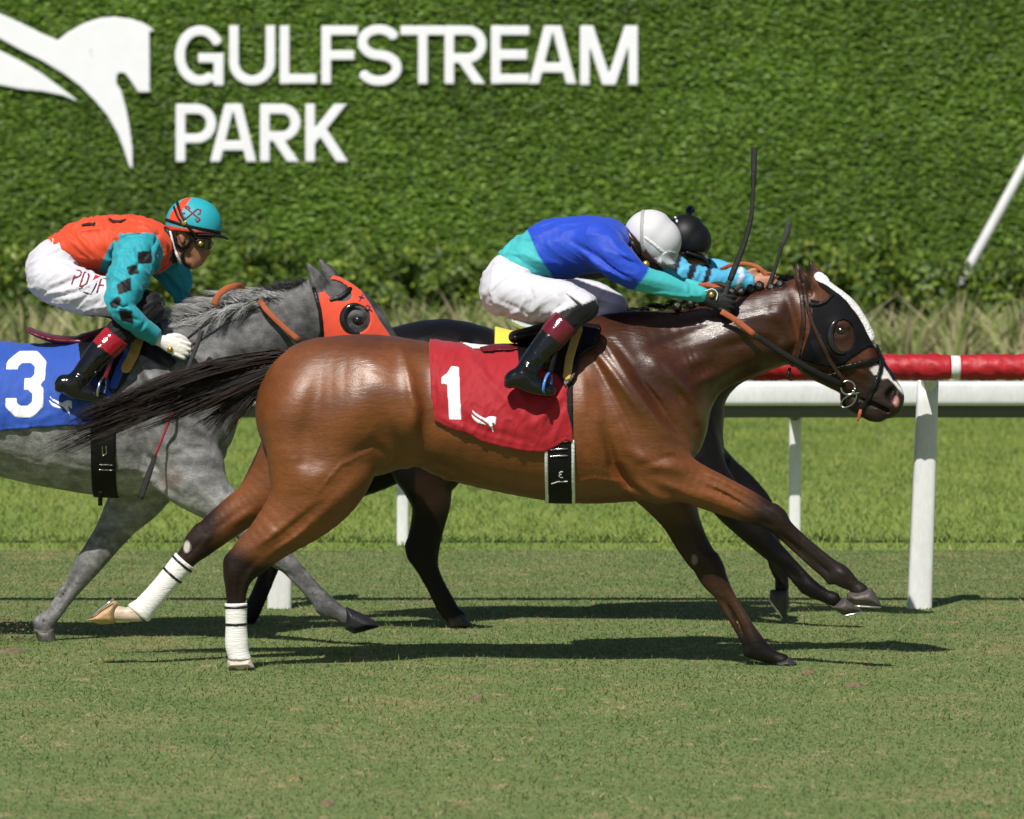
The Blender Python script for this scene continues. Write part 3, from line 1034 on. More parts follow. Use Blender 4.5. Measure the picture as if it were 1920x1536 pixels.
M_hair_dark = material("dark_hair", attr=True, rough=0.45, spec=0.18)
M_hair_grey = material("grey_hair", attr=True, rough=0.5, spec=0.5)
M_hoof = material("hoof_horn", attr=True, rough=0.5, var=0.25, vscale=60, bump=0.2, bscale=90)
M_eye = material("eye_dark", (0.006, 0.004, 0.003), rough=0.06, spec=0.8, coat=0.6)
M_shoe = material("shoe_metal", (0.6, 0.6, 0.6), rough=0.3, metal=0.9)
M_bandage = material("bandage_white", (0.78, 0.77, 0.74), rough=0.9, spec=0.1, var=0.06, vscale=40, bump=0.35, bscale=70, stretch=(.4, .4, 3))
M_tape = material("black_tape", (0.012, 0.012, 0.013), rough=0.4)

def tf(nodes, sx, ox, sy, oy, dw=0.0, wk=1.0):
    return [(x * sx + ox, y * sy + oy, r * sx, w * wk + dw, l) for x, y, r, w, l in nodes]

TORSO = [(615, 768, 136, 0, .265), (700, 760, 132, 0, .285), (800, 763, 121, 0, .285), (900, 784, 128, 0, .295), (1000, 792, 141, 0, .30), (1080, 787, 157, 0, .285), (1160, 775, 168, 0, .245)]
NECK = [(1175, 705, 108, 0, .17), (1270, 678, 93, 0, .135), (1355, 644, 80, 0, .112), (1430, 618, 75, 0, .10), (1490, 600, 73, 0, .098)]
HEAD = [(1518, 586, 64, 0, .098), (1548, 630, 79, 0, .108), (1584, 670, 63, 0, .085), (1616, 704, 47, 0, .064), (1641, 733, 41, 0, .058), (1655, 750, 36, 0, .056)]
NOSE = [(1650, 722, 26, 0, .045), (1667, 741, 27, 0, .054), (1668, 757, 24, 0, .050)]
LIP = [(1608, 752, 22, 0, .042), (1634, 772, 18, 0, .042), (1648, 780, 12, 0, .036)]
EARN = [(1518, 556, 17, -.055, .024), (1509, 533, 17, -.068, .024), (1500, 512, 11, -.068, .015), (1493, 493, 1.5, -.064, .004)]
EARF = [(1541, 545, 16, .055, .022), (1533, 522, 15, .066, .020), (1525, 505, 10, .067, .013), (1518, 488, 1.5, .064, .004)]

def add_head(F, X, cut_ear=True):
    F.add(X(HEAD), k=0.035).add(X(NOSE), k=0.02).add(X(LIP), k=0.012)
    F.add(X(EARN), k=0.012).add(X(EARF), k=0.012)
    for s in (-1, 1):
        F.add(X([(1584, 612, 9, s * .092, .016), (1572, 607, 9, s * .096, .018), (1562, 611, 8, s * .095, .016)]), k=0.014)          # brow
        F.add(X([(1562, 628, 5, s * .096, .012), (1574, 634, 5, s * .094, .012), (1587, 629, 4, s * .09, .012)]), k=0.012)          # lower lid
        F.add(X([(1560, 655, 7, s * .092, .014), (1600, 690, 5, s * .066, .010), (1618, 704, 3, s * .058, .008)]), k=0.02)   # cheek crest
        F.add(X([(1676, 732, 9, s * .060, .030), (1670, 742, 11, s * .062, .030), (1673, 751, 7, s * .06, .024)]), k=0.005, neg=True)     # nostril
        F.add(X([(1598, 744, 2.5, s * .05, .016), (1636, 757, 3.5, s * .045, .018), (1664, 770, 4, s * .04, .022)]), k=0.005, neg=True)  # mouth
        F.add(X([(1518, 550, 7, s * .090, .018), (1511, 530, 8, s * .096, .018), (1502, 511, 4, s * .086, .012)] if s < 0 else
                [(1545, 540, 6, s * .074, .012), (1536, 515, 6, s * .082, .012), (1528, 500, 3, s * .074, .008)]), k=0.006, neg=True)

# ---------------------------------------------------------------- brown horse, number 1
H1 = Field(D1)
I = lambda n: n
H1.add(TORSO, k=0.04).add(NECK, k=0.09)
H1.add([(1120, 640, 42, 0, .06), (1165, 625, 34, 0, .05), (1230, 620, 30, 0, .05)], k=0.06)       # withers
add_head(H1, I)
# near hind
NH1 = [(612, 800, 112, -.125, .135), (602, 878, 96, -.135, .125), (574, 942, 70, -.14, .10), (512, 1005, 46, -.135, .072), (470, 1044, 38, -.13, .052), (449, 1072, 30, -.128, .045), (443, 1108, 20, -.125, .034),
       (443, 1165, 16.5, -.125, .029), (444, 1206, 18.5, -.125, .032), (447, 1226, 17, -.125, .032), (451, 1241, 18, -.125, .035)]
FH1 = [(600, 830, 100, .11, .13), (540, 892, 72, .12, .115), (482, 936, 41, .12, .085), (440, 966, 35, .12, .065), (400, 998, 31, .12, .05), (377, 1019, 27, .12, .045), (351, 1046, 20, .12, .034),
       (308, 1097, 17, .12, .029), (275, 1135, 18, .12, .032), (263, 1146, 19, .12, .032), (238, 1152, 13.5, .12, .028), (218, 1150, 15, .12, .032)]
NF1 = [(1180, 790, 105, -.10, .12), (1225, 865, 76, -.125, .105), (1282, 898, 44, -.125, .085), (1345, 926, 36, -.12, .065), (1400, 949, 30, -.115, .05), (1446, 972, 23.5, -.11, .045), (1482, 1000, 15.5, -.11, .034),
       (1524, 1033, 12, -.11, .025), (1560, 1062, 13, -.11, .027), (1576, 1079, 20, -.11, .033), (1601, 1098, 13, -.11, .026), (1612, 1108, 16, -.11, .032)]
FF1 = [(1200, 830, 95, .10, .12), (1240, 900, 62, .12, .10), (1272, 965, 38, .12, .075), (1294, 1012, 31, .12, .055), (1322, 1058, 27, .12, .047), (1343, 1092, 23, .12, .042), (1369, 1126, 12.5, .12, .027),
       (1394, 1166, 12, .12, .025), (1414, 1203, 18, .12, .033), (1424, 1219, 20, .12, .033), (1450, 1233, 13.5, .12, .028), (1466, 1240, 15, .12, .032)]
for L in (NH1, FH1, NF1, FF1):
    H1.add(L, k=0.03)
H1.add([(444, 1044, 12, -.13, .03), (428, 1052, 9, -.13, .022), (436, 1085, 9, -.128, .018)], k=0.02)      # point of hock
H1.add([(372, 992, 9, .12, .022), (355, 1012, 8, .12, .02)], k=0.02)
H1.add([(1560, 1083, 11, -.11, .022), (1556, 1090, 6, -.11, .014)], k=0.012)                       # ergots
H1.add([(1405, 1222, 13, .12, .022), (1414, 1230, 7, .12, .014)], k=0.012)
H1.add([(268, 1153, 12, .12, .02)] * 2, k=0.01)
H1.add([(1445, 985, 9, -.11, .02), (1470, 1007, 7, -.11, .012)], k=0.012)
def tendon(F, nodes, w):
    F.add([(x, y, r, w, .014) for x, y, r in nodes], k=.007)
tendon(H1, [(1456, 994, 8), (1475, 1011, 8), (1512, 1045, 7.5), (1546, 1077, 8), (1558, 1089, 8)], -.11)
tendon(H1, [(1333, 1096, 8), (1355, 1130, 8), (1379, 1171, 7.5), (1399, 1207, 8), (1405, 1220, 8)], .12)
H1.add([(1452, 955, 11, -.11, .036), (1466, 968, 11, -.11, .034), (1470, 985, 9, -.11, .03)], k=.012)      # knee
H1.add([(1338, 1046, 11, .12, .036), (1348, 1066, 11, .12, .034), (1352, 1086, 9, .12, .03)], k=.012)
# muscle relief: (line, breadth px, height m)
R = H1.relief
R += [([(700, 690), (665, 770), (640, 870)], 46, .018), ([(565, 700), (530, 800), (535, 900)], 34, .014), ([(604, 700), (582, 800), (572, 900)], 18, -.009),
      ([(740, 680), (762, 760), (745, 860)], 34, .010), ([(800, 690), (806, 790), (775, 872)], 26, -.020), ([(720, 905), (760, 870), (820, 868), (900, 895)], 13, -.012),
      ([(690, 880), (640, 930), (590, 970)], 16, .008), ([(620, 930), (560, 985), (505, 1035)], 7, -.007), ([(640, 880), (560, 900)], 22, .008),
      ([(1135, 640), (1175, 720), (1230, 800), (1262, 850)], 24, .020), ([(1118, 690), (1140, 780), (1165, 850)], 14, -.010),
      ([(1190, 700), (1240, 770), (1290, 830)], 10, -.012), ([(1215, 668), (1285, 730), (1310, 800)], 20, .016),
      ([(1160, 790), (1200, 850), (1215, 890)], 26, .012), ([(1130, 800), (1150, 868), (1190, 920)], 10, -.024), ([(1080, 820), (1110, 880), (1120, 930)], 16, .006),
      ([(1330, 745), (1385, 700), (1450, 672), (1482, 660)], 11, -.013), ([(1290, 660), (1370, 630), (1450, 610)], 24, .008), ([(1200, 660), (1260, 640), (1340, 612)], 10, -.007),
      ([(1270, 690), (1330, 668)], 10, .006), ([(1300, 720), (1345, 700)], 8, .006), ([(1478, 560), (1500, 640), (1485, 672)], 9, -.012), ([(1440, 578), (1474, 588)], 14, .010),
      ([(1325, 890), (1390, 925)], 5, .005), ([(1320, 905), (1385, 940)], 4, -.006), ([(1310, 920), (1380, 955)], 5, .005), ([(1300, 936), (1370, 962)], 4, -.005),
      ([(1470, 985), (1560, 1062)], 4.5, -.005), ([(1450, 990), (1545, 1075)], 4, .003), ([(1350, 1090), (1405, 1190)], 4.5, -.005), ([(1515, 1000), (1580, 1055)], 4, .003),
      ([(1545, 660), (1570, 690), (1600, 712)], 8, -.006), ([(1520, 640), (1530, 680)], 16, .006), ([(1600, 620), (1625, 660)], 8, -.006),
      ([(1280, 1020), (1320, 1050)], 7, .004), ([(840, 700), (850, 860)], 14, .004), ([(1090, 700), (1095, 780)], 12, .005)]
for i in range(6):                           # ribs
    R.append(([(870 + 38 * i, 760), (862 + 38 * i, 850)], 8, .0035))
rr = np.random.default_rng(5)
for i in range(9):                           # skin creases of the stretched neck and flank
    x = 1285 + 11 * i
    R.append(([(x, 655 - 2 * i), (x + 14, 690 - 3 * i), (x + 20, 708 - 3 * i)], 2.6, -.0035))
for i in range(8):
    x = 1090 + 7 * i
    R.append(([(x, 815 + 8 * i), (x + 6, 850 + 8 * i), (x + 2, 870 + 8 * i)], 2.6, -.003))
for pts in ([(1310, 905), (1350, 915), (1400, 945), (1440, 968)], [(600, 960), (560, 1002), (500, 1040)], [(700, 840), (640, 870), (590, 930)], [(1185, 690), (1240, 745), (1260, 790)],
            [(780, 905), (860, 900), (960, 918)], [(1180, 905), (1110, 895), (1075, 905)]):
    R.append((pts, 3.0, .0055))                 # veins

R += [([(540, 720), (510, 800), (510, 870)], 14, .005), ([(660, 850), (700, 830), (735, 860)], 10, -.008),
      ([(745, 640), (770, 700), (785, 770), (776, 840)], 8, .008), ([(738, 800), (752, 850), (740, 885)], 7, -.010), ([(1120, 625), (1165, 690), (1215, 765), (1260, 840)], 6, .009), ([(1108, 660), (1145, 730), (1178, 800), (1196, 850)], 7, -.010),
      ([(1150, 640), (1195, 700), (1245, 770)], 6, -.008), ([(1225, 700), (1270, 745), (1300, 800), (1308, 845)], 6, -.009), ([(1200, 870), (1250, 855), (1300, 862)], 7, -.008), ([(1140, 870), (1175, 905), (1215, 928)], 7, -.010),
      ([(1290, 885), (1350, 905), (1400, 935), (1436, 958)], 4, -.006), ([(1270, 915), (1330, 935), (1400, 962)], 4, -.006), ([(590, 985), (545, 1020), (500, 1055)], 5, -.006), ([(560, 960), (515, 1000), (470, 1030)], 5, .006),
      ([(490, 1040), (462, 1068), (455, 1100)], 5, -.006), ([(455, 955), (415, 985), (385, 1010)], 5, -.005), ([(1300, 990), (1325, 1045)], 5, -.005), ([(1505, 590), (1520, 640), (1545, 690)], 6, .006), ([(1560, 690), (1600, 715), (1622, 735)], 4, -.004),
      ([(640, 650), (700, 690), (740, 760)], 30, .010), ([(700, 800), (745, 830), (790, 850)], 26, -.012), ([(760, 690), (778, 760), (768, 830)], 12, .012), ([(560, 870), (600, 930), (560, 980)], 26, .010),
      ([(1100, 640), (1150, 700), (1200, 770)], 9, .010), ([(1240, 690), (1290, 760), (1312, 820)], 8, -.010), ([(1170, 840), (1230, 870), (1290, 880)], 12, .010),
      ([(1230, 900), (1280, 920), (1330, 940)], 8, .008), ([(1190, 905), (1235, 935), (1262, 940)], 10, .010), ([(1250, 820), (1290, 850), (1310, 862)], 9, -.010), ([(1340, 655), (1400, 640), (1455, 640)], 9, -.007),
      ([(1370, 600), (1430, 590), (1470, 600)], 12, .007), ([(1460, 640), (1478, 660)], 12, .008), ([(520, 985), (490, 1020)], 9, .006), ([(470, 960), (430, 990)], 9, .006)]
for i, (p, sg_, a_) in enumerate(R):
    if sg_ >= 8 and i < 400:
        R[i] = (p, sg_, a_ * 1.45)
# tendons, knees and fetlocks
R += [([(1462, 1000), (1500, 1036), (1548, 1082)], 4.5, -.009), ([(1452, 998), (1490, 1034), (1536, 1076)], 3.5, .006), ([(1478, 984), (1520, 1022), (1568, 1062)], 5, .005), ([(1432, 946), (1462, 968), (1474, 990)], 6, .007), ([(1424, 975), (1450, 986)], 5, -.008),
      ([(1572, 1070), (1590, 1080)], 6, .006), ([(1578, 1092), (1600, 1106)], 4, -.005), ([(1352, 1108), (1380, 1160), (1402, 1205)], 4.5, -.009), ([(1375, 1112), (1398, 1155), (1420, 1195)], 5, .005), ([(1312, 1040), (1335, 1062), (1348, 1084)], 7, .007), ([(1300, 1070), (1322, 1092)], 5, -.007),
      ([(455, 1062), (450, 1090), (448, 1125)], 4, -.007), ([(432, 1050), (430, 1085), (431, 1125)], 4.5, .005), ([(478, 1062), (462, 1090), (456, 1120)], 4.5, .005), ([(372, 1020), (345, 1050)], 4, -.007), ([(395, 1000), (372, 1030)], 5, .006),
      ([(1318, 880), (1372, 908), (1428, 940)], 5, .007), ([(1300, 900), (1352, 925), (1415, 955)], 4.5, -.009), ([(1290, 918), (1345, 942), (1400, 966)], 5, .006),
      ([(620, 950), (580, 990), (530, 1030)], 6, .006), ([(600, 940), (560, 975), (520, 1010)], 5, -.007)]
# head: jaw edge, cheek, face veins
R += [([(1490, 665), (1520, 700), (1560, 722), (1590, 742)], 6, .006), ([(1545, 692), (1575, 712), (1608, 728)], 5, -.006), ([(1600, 690), (1622, 700), (1640, 716)], 3, .005), ([(1590, 700), (1606, 720), (1618, 742)], 3, .004), ([(1625, 745), (1640, 735), (1655, 728)], 4, -.005)]
h1 = empty("horse", (0.0, D1, 0), "brown bay racehorse with white bandaged hind legs galloping nearest the camera", "horse", "racehorses at full gallop")
def bay_col(px, py, w, v):
    n = 0.7 * vnoise(v, 7, 3) + 0.4 * vnoise(v, 40, 4)
    c = mixc(BAY * 1.0, BAYD, sstep(py + 14 * n, 700, 600) * 0.55)
    # darker neck, shoulder and head
    c = mixc(c, BAYD * 0.72, sstep(px + 0.45 * (700 - py) + 22 * n, 1070, 1210) * 0.93 * sstep(py, 920, 690))
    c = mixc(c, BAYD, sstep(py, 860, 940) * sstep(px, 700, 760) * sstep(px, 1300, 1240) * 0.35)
    c = mixc(c, np.array((0.15, 0.048, 0.014)), sstep(px, 1470, 1500) * sstep(py, 690, 660) * sstep(px, 1640, 1620) * .55)
    c = mixc(c, np.array((0.030, 0.014, 0.010)), sstep(np.hypot((px - 1578) / 26, (py - 626) / 30), 1.2, .7) * .85)
    # black points
    d_n = seg_dist(px, py, [(1640, 1120), (1520, 1037), (1440, 966)])
    leg = sstep(px + 0.5 * (py - 940) + 8 * n, 1360, 1440) * sstep(py, 870, 900) * sstep(px, 1240, 1300)
    c = mixc(c, BLACK * 1.6, leg * (w < 0.0) * .95)
    legf = sstep(py + 6 * n, 900, 1010) * sstep(px, 1180, 1220) * (w > 0)
    c = mixc(c, np.array((0.020, 0.010, 0.007)), legf * .95)
    hn = (w < 0) * sstep(py - 0.35 * (px - 430) + 6 * n, 1000, 1040) * (px < 640)
    c = mixc(c, BLACK * 1.3, hn * .96)
    hf = (w > 0) * sstep(px + 6 * n, 440, 385) * (py > 900)
    c = mixc(c, BLACK * 1.8, hf * .93)
    # muzzle and jaw dark
    mz = sstep(px * .573 + py * .819, 1655 * .573 + 700 * .819 - 40, 1655 * .573 + 700 * .819 + 8) * (px > 1500)
    c = mixc(c, np.array((0.020, 0.014, 0.012)), mz * .9)
    ear = poly_sdf(px, py, [(1488, 486), (1500, 500), (1520, 484), (1548, 535), (1536, 556), (1500, 556)])
    inner = np.hypot((px - 1511) / 9, (py - 532) / 18)
    c = mixc(c, BLACK * 1.5, sstep(ear, 2, -2) * np.maximum(sstep(py, 524, 504), sstep(px - (1496 + .2 * (py - 500)), 6, 0)) * .9)
    c = mixc(c, BLACK * 2, sstep(inner, 1.1, .7) * (w < -.05) * .8)
    # white snip and blaze
    sn = np.minimum(poly_sdf(px, py, [(1630, 692), (1640, 685), (1654, 684), (1664, 698), (1676, 712), (1690, 728), (1697, 742), (1690, 736), (1676, 719), (1664, 708), (1652, 710), (1646, 702), (1637, 702)]),
                    poly_sdf(px, py, [(1628, 620), (1640, 632), (1652, 652), (1648, 658), (1634, 640)]))
    c = mixc(c, np.array((0.72, 0.66, 0.63)), sstep(sn, 2.0, -1.0))
    pk = np.hypot((px - 1679) / 5, (py - 752) / 9) - 1
    c = mixc(c, np.array((0.008, 0.005, 0.005)), sstep(np.hypot((px - 1672) / 11, (py - 741) / 13), 1.1, .8) * (np.abs(w) > .03))
    c = mixc(c, np.array((0.50, 0.22, 0.19)), sstep(pk, 0.4, -0.4) * (w < 0))
    # hind socks under the bandages
    c = mixc(c, np.array((0.62, 0.55, 0.48)), (w < 0) * sstep(py, 1212, 1222) * (px < 520))
    c = mixc(c, np.array((0.60, 0.47, 0.36)), (w > 0) * sstep(px, 268, 256) * (py > 1100))
    c = mixc(c, np.array((0.55, 0.48, 0.42)), (w > 0) * sstep(np.hypot((px - 348) / 7, (py - 1028) / 12), 1.1, .7))
    c = mixc(c, np.array((0.30, 0.27, 0.25)), (w > 0) * sstep(np.hypot((px - 1303) / 6, (py - 1052) / 11), 1.1, .6) * .45)
    c = mixc(c, np.array((0.085, 0.036, 0.018)), (w > 0) * (px > 1200) * sstep(np.abs(py - 1135), 55, 15) * .45)
    c = mixc(c, BLACK * 1.5, (w > 0) * (px > 1380) * sstep(py, 1180, 1215))
    c = c * (1 + 0.12 * n)[:, None]
    wet = sstep(px + 0.5 * (700 - py), 1080, 1160) * sstep(py, 860, 760) * sstep(px, 1520, 1470) * np.clip(0.55 + 0.9 * vnoise(v, 30, 8), 0, 1)
    wet = np.maximum(wet, 0.5 * sstep(py, 800, 700) * np.clip(.4 + vnoise(v, 14, 9), 0, 1) * (px < 820))
    return np.concatenate([c, wet[:, None]], 1)
build(H1, 0.0074, "body", M_bay, h1, bay_col)

def hoof(parent, poly, D, w, hw, col, shoe=None, name="hoof"):
    """horn wedge: side outline given, rounded across"""
    Dw = D + w
    b = pbox(poly, 6)
    x0, _, z1 = pw(b[0], b[1], Dw); x1, _, z0 = pw(b[2], b[3], Dw)
    g = Grid((x0, Dw - hw - .02, z0), (x1, Dw + hw + .02, z1), 0.0045)
    sc = FPX / Dw
    PX = (960 + g.ax[0][:, None] * sc + 0 * g.ax[2][None, :]).astype(f32)
    PY = (HOR + (CAMZ - g.ax[2][None, :]) * sc + 0 * g.ax[0][:, None]).astype(f32)
    r = (poly_sdf(PX, PY, poly) / sc).astype(f32)[:, None, :] + 0 * g.ax[1][None, :, None]
    yy = ((g.ax[1] - f32(Dw)) ** 2 / f32(hw))[None, :, None]
    f = -smin(-(r + 0.45 * yy), -(np.abs(g.ax[1] - f32(Dw)) - f32(hw))[None, :, None] + 0 * r, 0.01)
    v, q = surface_net(f, g)
    v = relax(v, q, 2)
    n = vnoise(v, 60, 2)
    o = mesh_obj(name, v, q, M_hoof, parent, np.array(col)[None, :] * (1 + .25 * n)[:, None])
    if shoe:
        V = []
        P = [pw(x, y, Dw) for x, y in shoe]
        pts = []
        for t in np.linspace(-1, 1, 17):
            a = abs(t)
            p = np.array(P[0]) * a + np.array(P[1]) * (1 - a)
            p = np.array(P[1]) + (np.array(P[0]) - np.array(P[1])) * a ** 1.6
            p[1] = Dw + hw * 0.85 * np.sign(t) * min(1, a * 2.2)
            pts.append(p)
        V, F = tube(pts, 0.0045, 6)
        mesh_obj("horse_shoe", V, F, M_shoe, o)
    return o
HB = (0.035, 0.030, 0.028)
hoof(h1, [(426, 1238), (470, 1234), (478, 1253), (426, 1254)], D1, -.125, .052, (0.55, 0.47, 0.40))
hoof(h1, [(214, 1126), (222, 1130), (216, 1169), (188, 1171), (162, 1163), (188, 1140)], D1, .12, .055, (0.45, 0.29, 0.14), shoe=[(212, 1124), (164, 1161)])
hoof(h1, [(1588, 1112), (1634, 1102), (1646, 1120), (1654, 1138), (1600, 1134), (1587, 1124)], D1, -.11, .055, (0.075, 0.062, 0.055), shoe=[(1601, 1135), (1652, 1138)])
hoof(h1, [(1452, 1240), (1478, 1232), (1496, 1245), (1484, 1253), (1455, 1253)], D1, .12, .05, HB)

def eyeball(parent, px, py, D, w, r, name="eye"):
    x, y, z = pw(px, py, D + w)
    V, F = [], []
    n, m = 16, 10
    for k in range(m + 1):
        t = math.pi * k / m
        for i in range(n):
            a = 2 * math.pi * i / n
            V.append((x + r * 1.2 * math.sin(t) * math.cos(a), y + r * math.sin(t) * math.sin(a), z + r * .95 * math.cos(t)))
    for k in range(m):
        for i in range(n):
            F.append((k * n + i, (k + 1) * n + i, (k + 1) * n + (i + 1) % n, k * n + (i + 1) % n))
    return mesh_obj(name, V, F, M_eye, parent)
eyeball(h1, 1576, 620, D1, -.091, .021)
eyeball(h1, 1576, 620, D1, .091, .021)

def tail(parent, root, D, n, mid, ends, seed, r0=0.0021, spread=10, hair=M_hair_dark, tones=((0.012, 0.008, 0.007), (0.045, 0.020, 0.011), (0.008, 0.007, 0.007), (0.022, 0.011, 0.008))):
    r = np.random.default_rng(seed)
    G = 90
    guides = []
    for g in range(G):
        j = (r.random() ** 1.7) * (len(ends) - 1.001); k = int(j); fr = j - k
        e = np.array(ends[k]) * (1 - fr) + np.array(ends[k + 1]) * fr + r.normal(size=2) * spread
        m_ = np.array(mid[k]) * (1 - fr) + np.array(mid[k + 1]) * fr + r.normal(size=2) * spread * 0.6
        u = np.clip(fr * .3 + j / len(ends) + .15 * r.normal(), 0, 1)
        rt = np.array(root[0]) + (np.array(root[1]) - np.array(root[0])) * u
        guides.append((rt, m_, e, r.normal() * .016, r.normal() * .05, 0.62 + .42 * r.random(), r.random() * 6.28, 2 + 4 * r.random()))
    cs = []
    for i in range(n):
        rt, m_, e, w0, w1, L, ph, am = guides[r.integers(0, G)]
        o0 = r.normal(size=2) * 4; o1 = r.normal(size=2) * 7; o2 = r.normal(size=2) * 4
        L = L * (0.75 + .3 * r.random())
        wa = w0 + r.normal() * .010; wb = w1 + r.normal() * .012
        pts = []
        for s in np.linspace(0, L, 9):
            p = (1 - s) ** 2 * (rt + o0) + 2 * s * (1 - s) * (m_ + o1) + s * s * (e + o2)
            p = p + np.array((0.3, 1.0)) * am * math.sin(5 * s + ph) * s
            pts.append(pw(p[0], p[1], D + wa + (wb - wa) * s))
        cs.append(pts)
    cols = np.array(tones)[r.integers(0, len(tones), n)] * (0.7 + 0.6 * r.random((n, 1)))
    return strands("tail", cs, r0, hair, parent, cols)

ta = tail(h1, ((552, 662), (505, 726)), D1, 3300, [(420, 664), (410, 684), (405, 704), (415, 728), (440, 735), (470, 742)],
          [(165, 772), (120, 800), (100, 838), (205, 828), (350, 812), (452, 850)], 21, r0=0.0024, spread=9)
tf_ = Field(D1)
tf_.add([(555, 672, 20, 0, .04), (500, 700, 30, 0, .045), (440, 722, 30, 0, .04), (360, 738, 28, 0, .03), (290, 757, 20, 0, .02), (215, 782, 6, 0, .006)], k=.02)
tf_.add([(490, 715, 20, 0, .03), (450, 748, 16, 0, .02), (425, 775, 8, 0, .01)], k=.02)
o = build(tf_, 0.008, "tail_core", M_hair_dark, ta, lambda px, py, w, v: np.tile(np.array((0.012, 0.009, 0.008)), (len(px), 1)) * (1 + .5 * vnoise(v * (1, 4, 12), 14, 3))[:, None])
# plaited mane: a row of black knots along the crest
def knot(parent, px, py, D, r, seed):
    rr = np.random.default_rng(seed)
    x, y, z = pw(px, py, D)
    V, F = [], []
    n, m = 12, 8
    for k in range(m + 1):
        t = math.pi * k / m
        for i in range(n):
            a = 2 * math.pi * i / n
            q = r * (1 + .12 * math.sin(3 * a + 5 * t + seed))
            V.append((x + q * math.sin(t) * math.cos(a), y + q * math.sin(t) * math.sin(a), z + q * math.cos(t)))
    for k in range(m):
        for i in range(n):
            F.append((k * n + i, (k + 1) * n + i, (k + 1) * n + (i + 1) % n, k * n + (i + 1) % n))
    mesh_obj("mane_knot", V, F, M_knot, parent)
M_knot = material("braid_black", (0.010, 0.009, 0.009), rough=0.3, spec=0.6, bump=0.5, bscale=160)
for i, (x, y) in enumerate([(1372, 549), (1390, 548), (1407, 543), (1424, 537), (1446, 540), (1463, 535), (1340, 558), (1318, 564), (1295, 570), (1270, 575)]):
    knot(h1, x, y, D1 - 0.02, 0.021, i)
def hairs(parent, name, line, D, n, length, seed, hair, tones, drift, w0=0.0, r0=.0016, wsp=.02):
    """loose mane hair rooted along a crest line; drift = (dx,dy) px direction of flow"""
    r = np.random.default_rng(seed)
    L = spline([(a, b) for a, b in line], 8)
    cs = []
    G = max(12, n // 28)
    lock = [(L[int((g + .5) / G * len(L))], length * (0.6 + .7 * r.random()), r.normal(size=2) * length * .13, r.normal(size=2) * length * .08, w0 + r.normal() * wsp * 1.8) for g in range(G)]
    for i in range(n):
        c0, ln, je, jm, wg = lock[r.integers(0, G)]
        rt = c0 + r.normal(size=2) * (7, 3)
        ln = ln * (0.7 + 0.4 * r.random())
        dx, dy = drift
        e = c0 + np.array((dx, dy)) * ln + je + r.normal(size=2) * 3.2
        m_ = (c0 + e) / 2 + np.array((0, -ln * .28)) + jm + r.normal(size=2) * 3.5
        wa = w0 + r.normal() * wsp; wb = wg + r.normal() * .012
        pts = []
        for s in np.linspace(0, 1, 6):
            p = (1 - s) ** 2 * rt + 2 * s * (1 - s) * m_ + s * s * e
            pts.append(pw(p[0], p[1], D + wa + (wb - wa) * s))
        cs.append(pts)
    cols = np.array(tones)[r.integers(0, len(tones), n)] * (0.7 + 0.6 * r.random((n, 1)))
    return strands(name, cs, r0, hair, parent, cols)
hairs(h1, "mane", [(1300, 575), (1360, 556), (1420, 548), (1480, 536)], D1, 420, 16, 31, M_hair_dark, [(0.010, 0.008, 0.008), (0.02, 0.012, 0.01)], (-1.0, .25), wsp=.015)

# bandages on the hind legs of the brown horse
def slab(p, q, half):
    """region between two points of a leg axis"""
    (x0, y0), (x1, y1) = p, q
    L = math.hypot(x1 - x0, y1 - y0); ux, uy = (x1 - x0) / L, (y1 - y0) / L
    def f(PX, PY):
        t = (PX - x0) * ux + (PY - y0) * uy
        s = np.abs(-(PX - x0) * uy + (PY - y0) * ux)
        return np.maximum(np.maximum(-t, t - L), s - half)
    return f
def bandage(parent, p, q, wr, box, tapes, dref):
    ux, uy = q[0] - p[0], q[1] - p[1]; L = math.hypot(ux, uy); ux /= L; uy /= L
    rip = lambda PX, PY: (0.0005 * np.sin(((PX - p[0]) * ux + (PY - p[1]) * uy) * 0.75)).astype(f32)
    b = shell(H1, slab(p, q, 34), box, 0.006, "bandage", M_bandage, parent, off=0.008, w=wr, dref=dref, ripple=rip)
    for t0 in tapes:
        a = (p[0] + ux * t0, p[1] + uy * t0); c = (p[0] + ux * (t0 + 5), p[1] + uy * (t0 + 5))
        shell(H1, slab(a, c, 34), box, 0.0035, "bandage_tape", M_tape, b, off=0.0115, w=wr, dref=dref)
bandage(h1, (443, 1131), (446, 1236), (-.25, 0.0), (408, 1120, 486, 1246), (5, 37), -.125)
bandage(h1, (345, 1049), (258, 1150), (0.02, .25), (225, 1030, 380, 1180), (6, 34), .12)

# ---------------------------------------------------------------- grey horse, number 3
def X3(n):
    return [((x - 1328) * .944 + 443, y * .944 + 31, r * .944, w, l) for x, y, r, w, l in n]
H3 = Field(D3)
T3 = X3(TORSO)
T3 = [(x, y + (4 if i > 2 else 0), r + (4 if i > 2 else 0), w, l) for i, (x, y, r, w, l) in enumerate(T3)]
H3.add(T3, k=0.04)
H3.add([(300, 705, 102, 0, .165), (375, 672, 90, 0, .132), (445, 640, 76, 0, .11), (515, 615, 68, 0, .098), (575, 596, 66, 0, .095)], k=0.09)
H3.add([(250, 640, 40, 0, .06), (300, 630, 32, 0, .05)], k=0.06)
def XH3(n):
    out = []
    c, s = math.cos(math.radians(8)), math.sin(math.radians(8))
    for x, y, r, w, l in n:
        dx, dy = (x - 1575) * .944, (y - 619) * .944
        out.append((670 + dx * c + dy * s, 600 - dx * s + dy * c, r * .944, w, l))
    return out
add_head(H3, XH3)
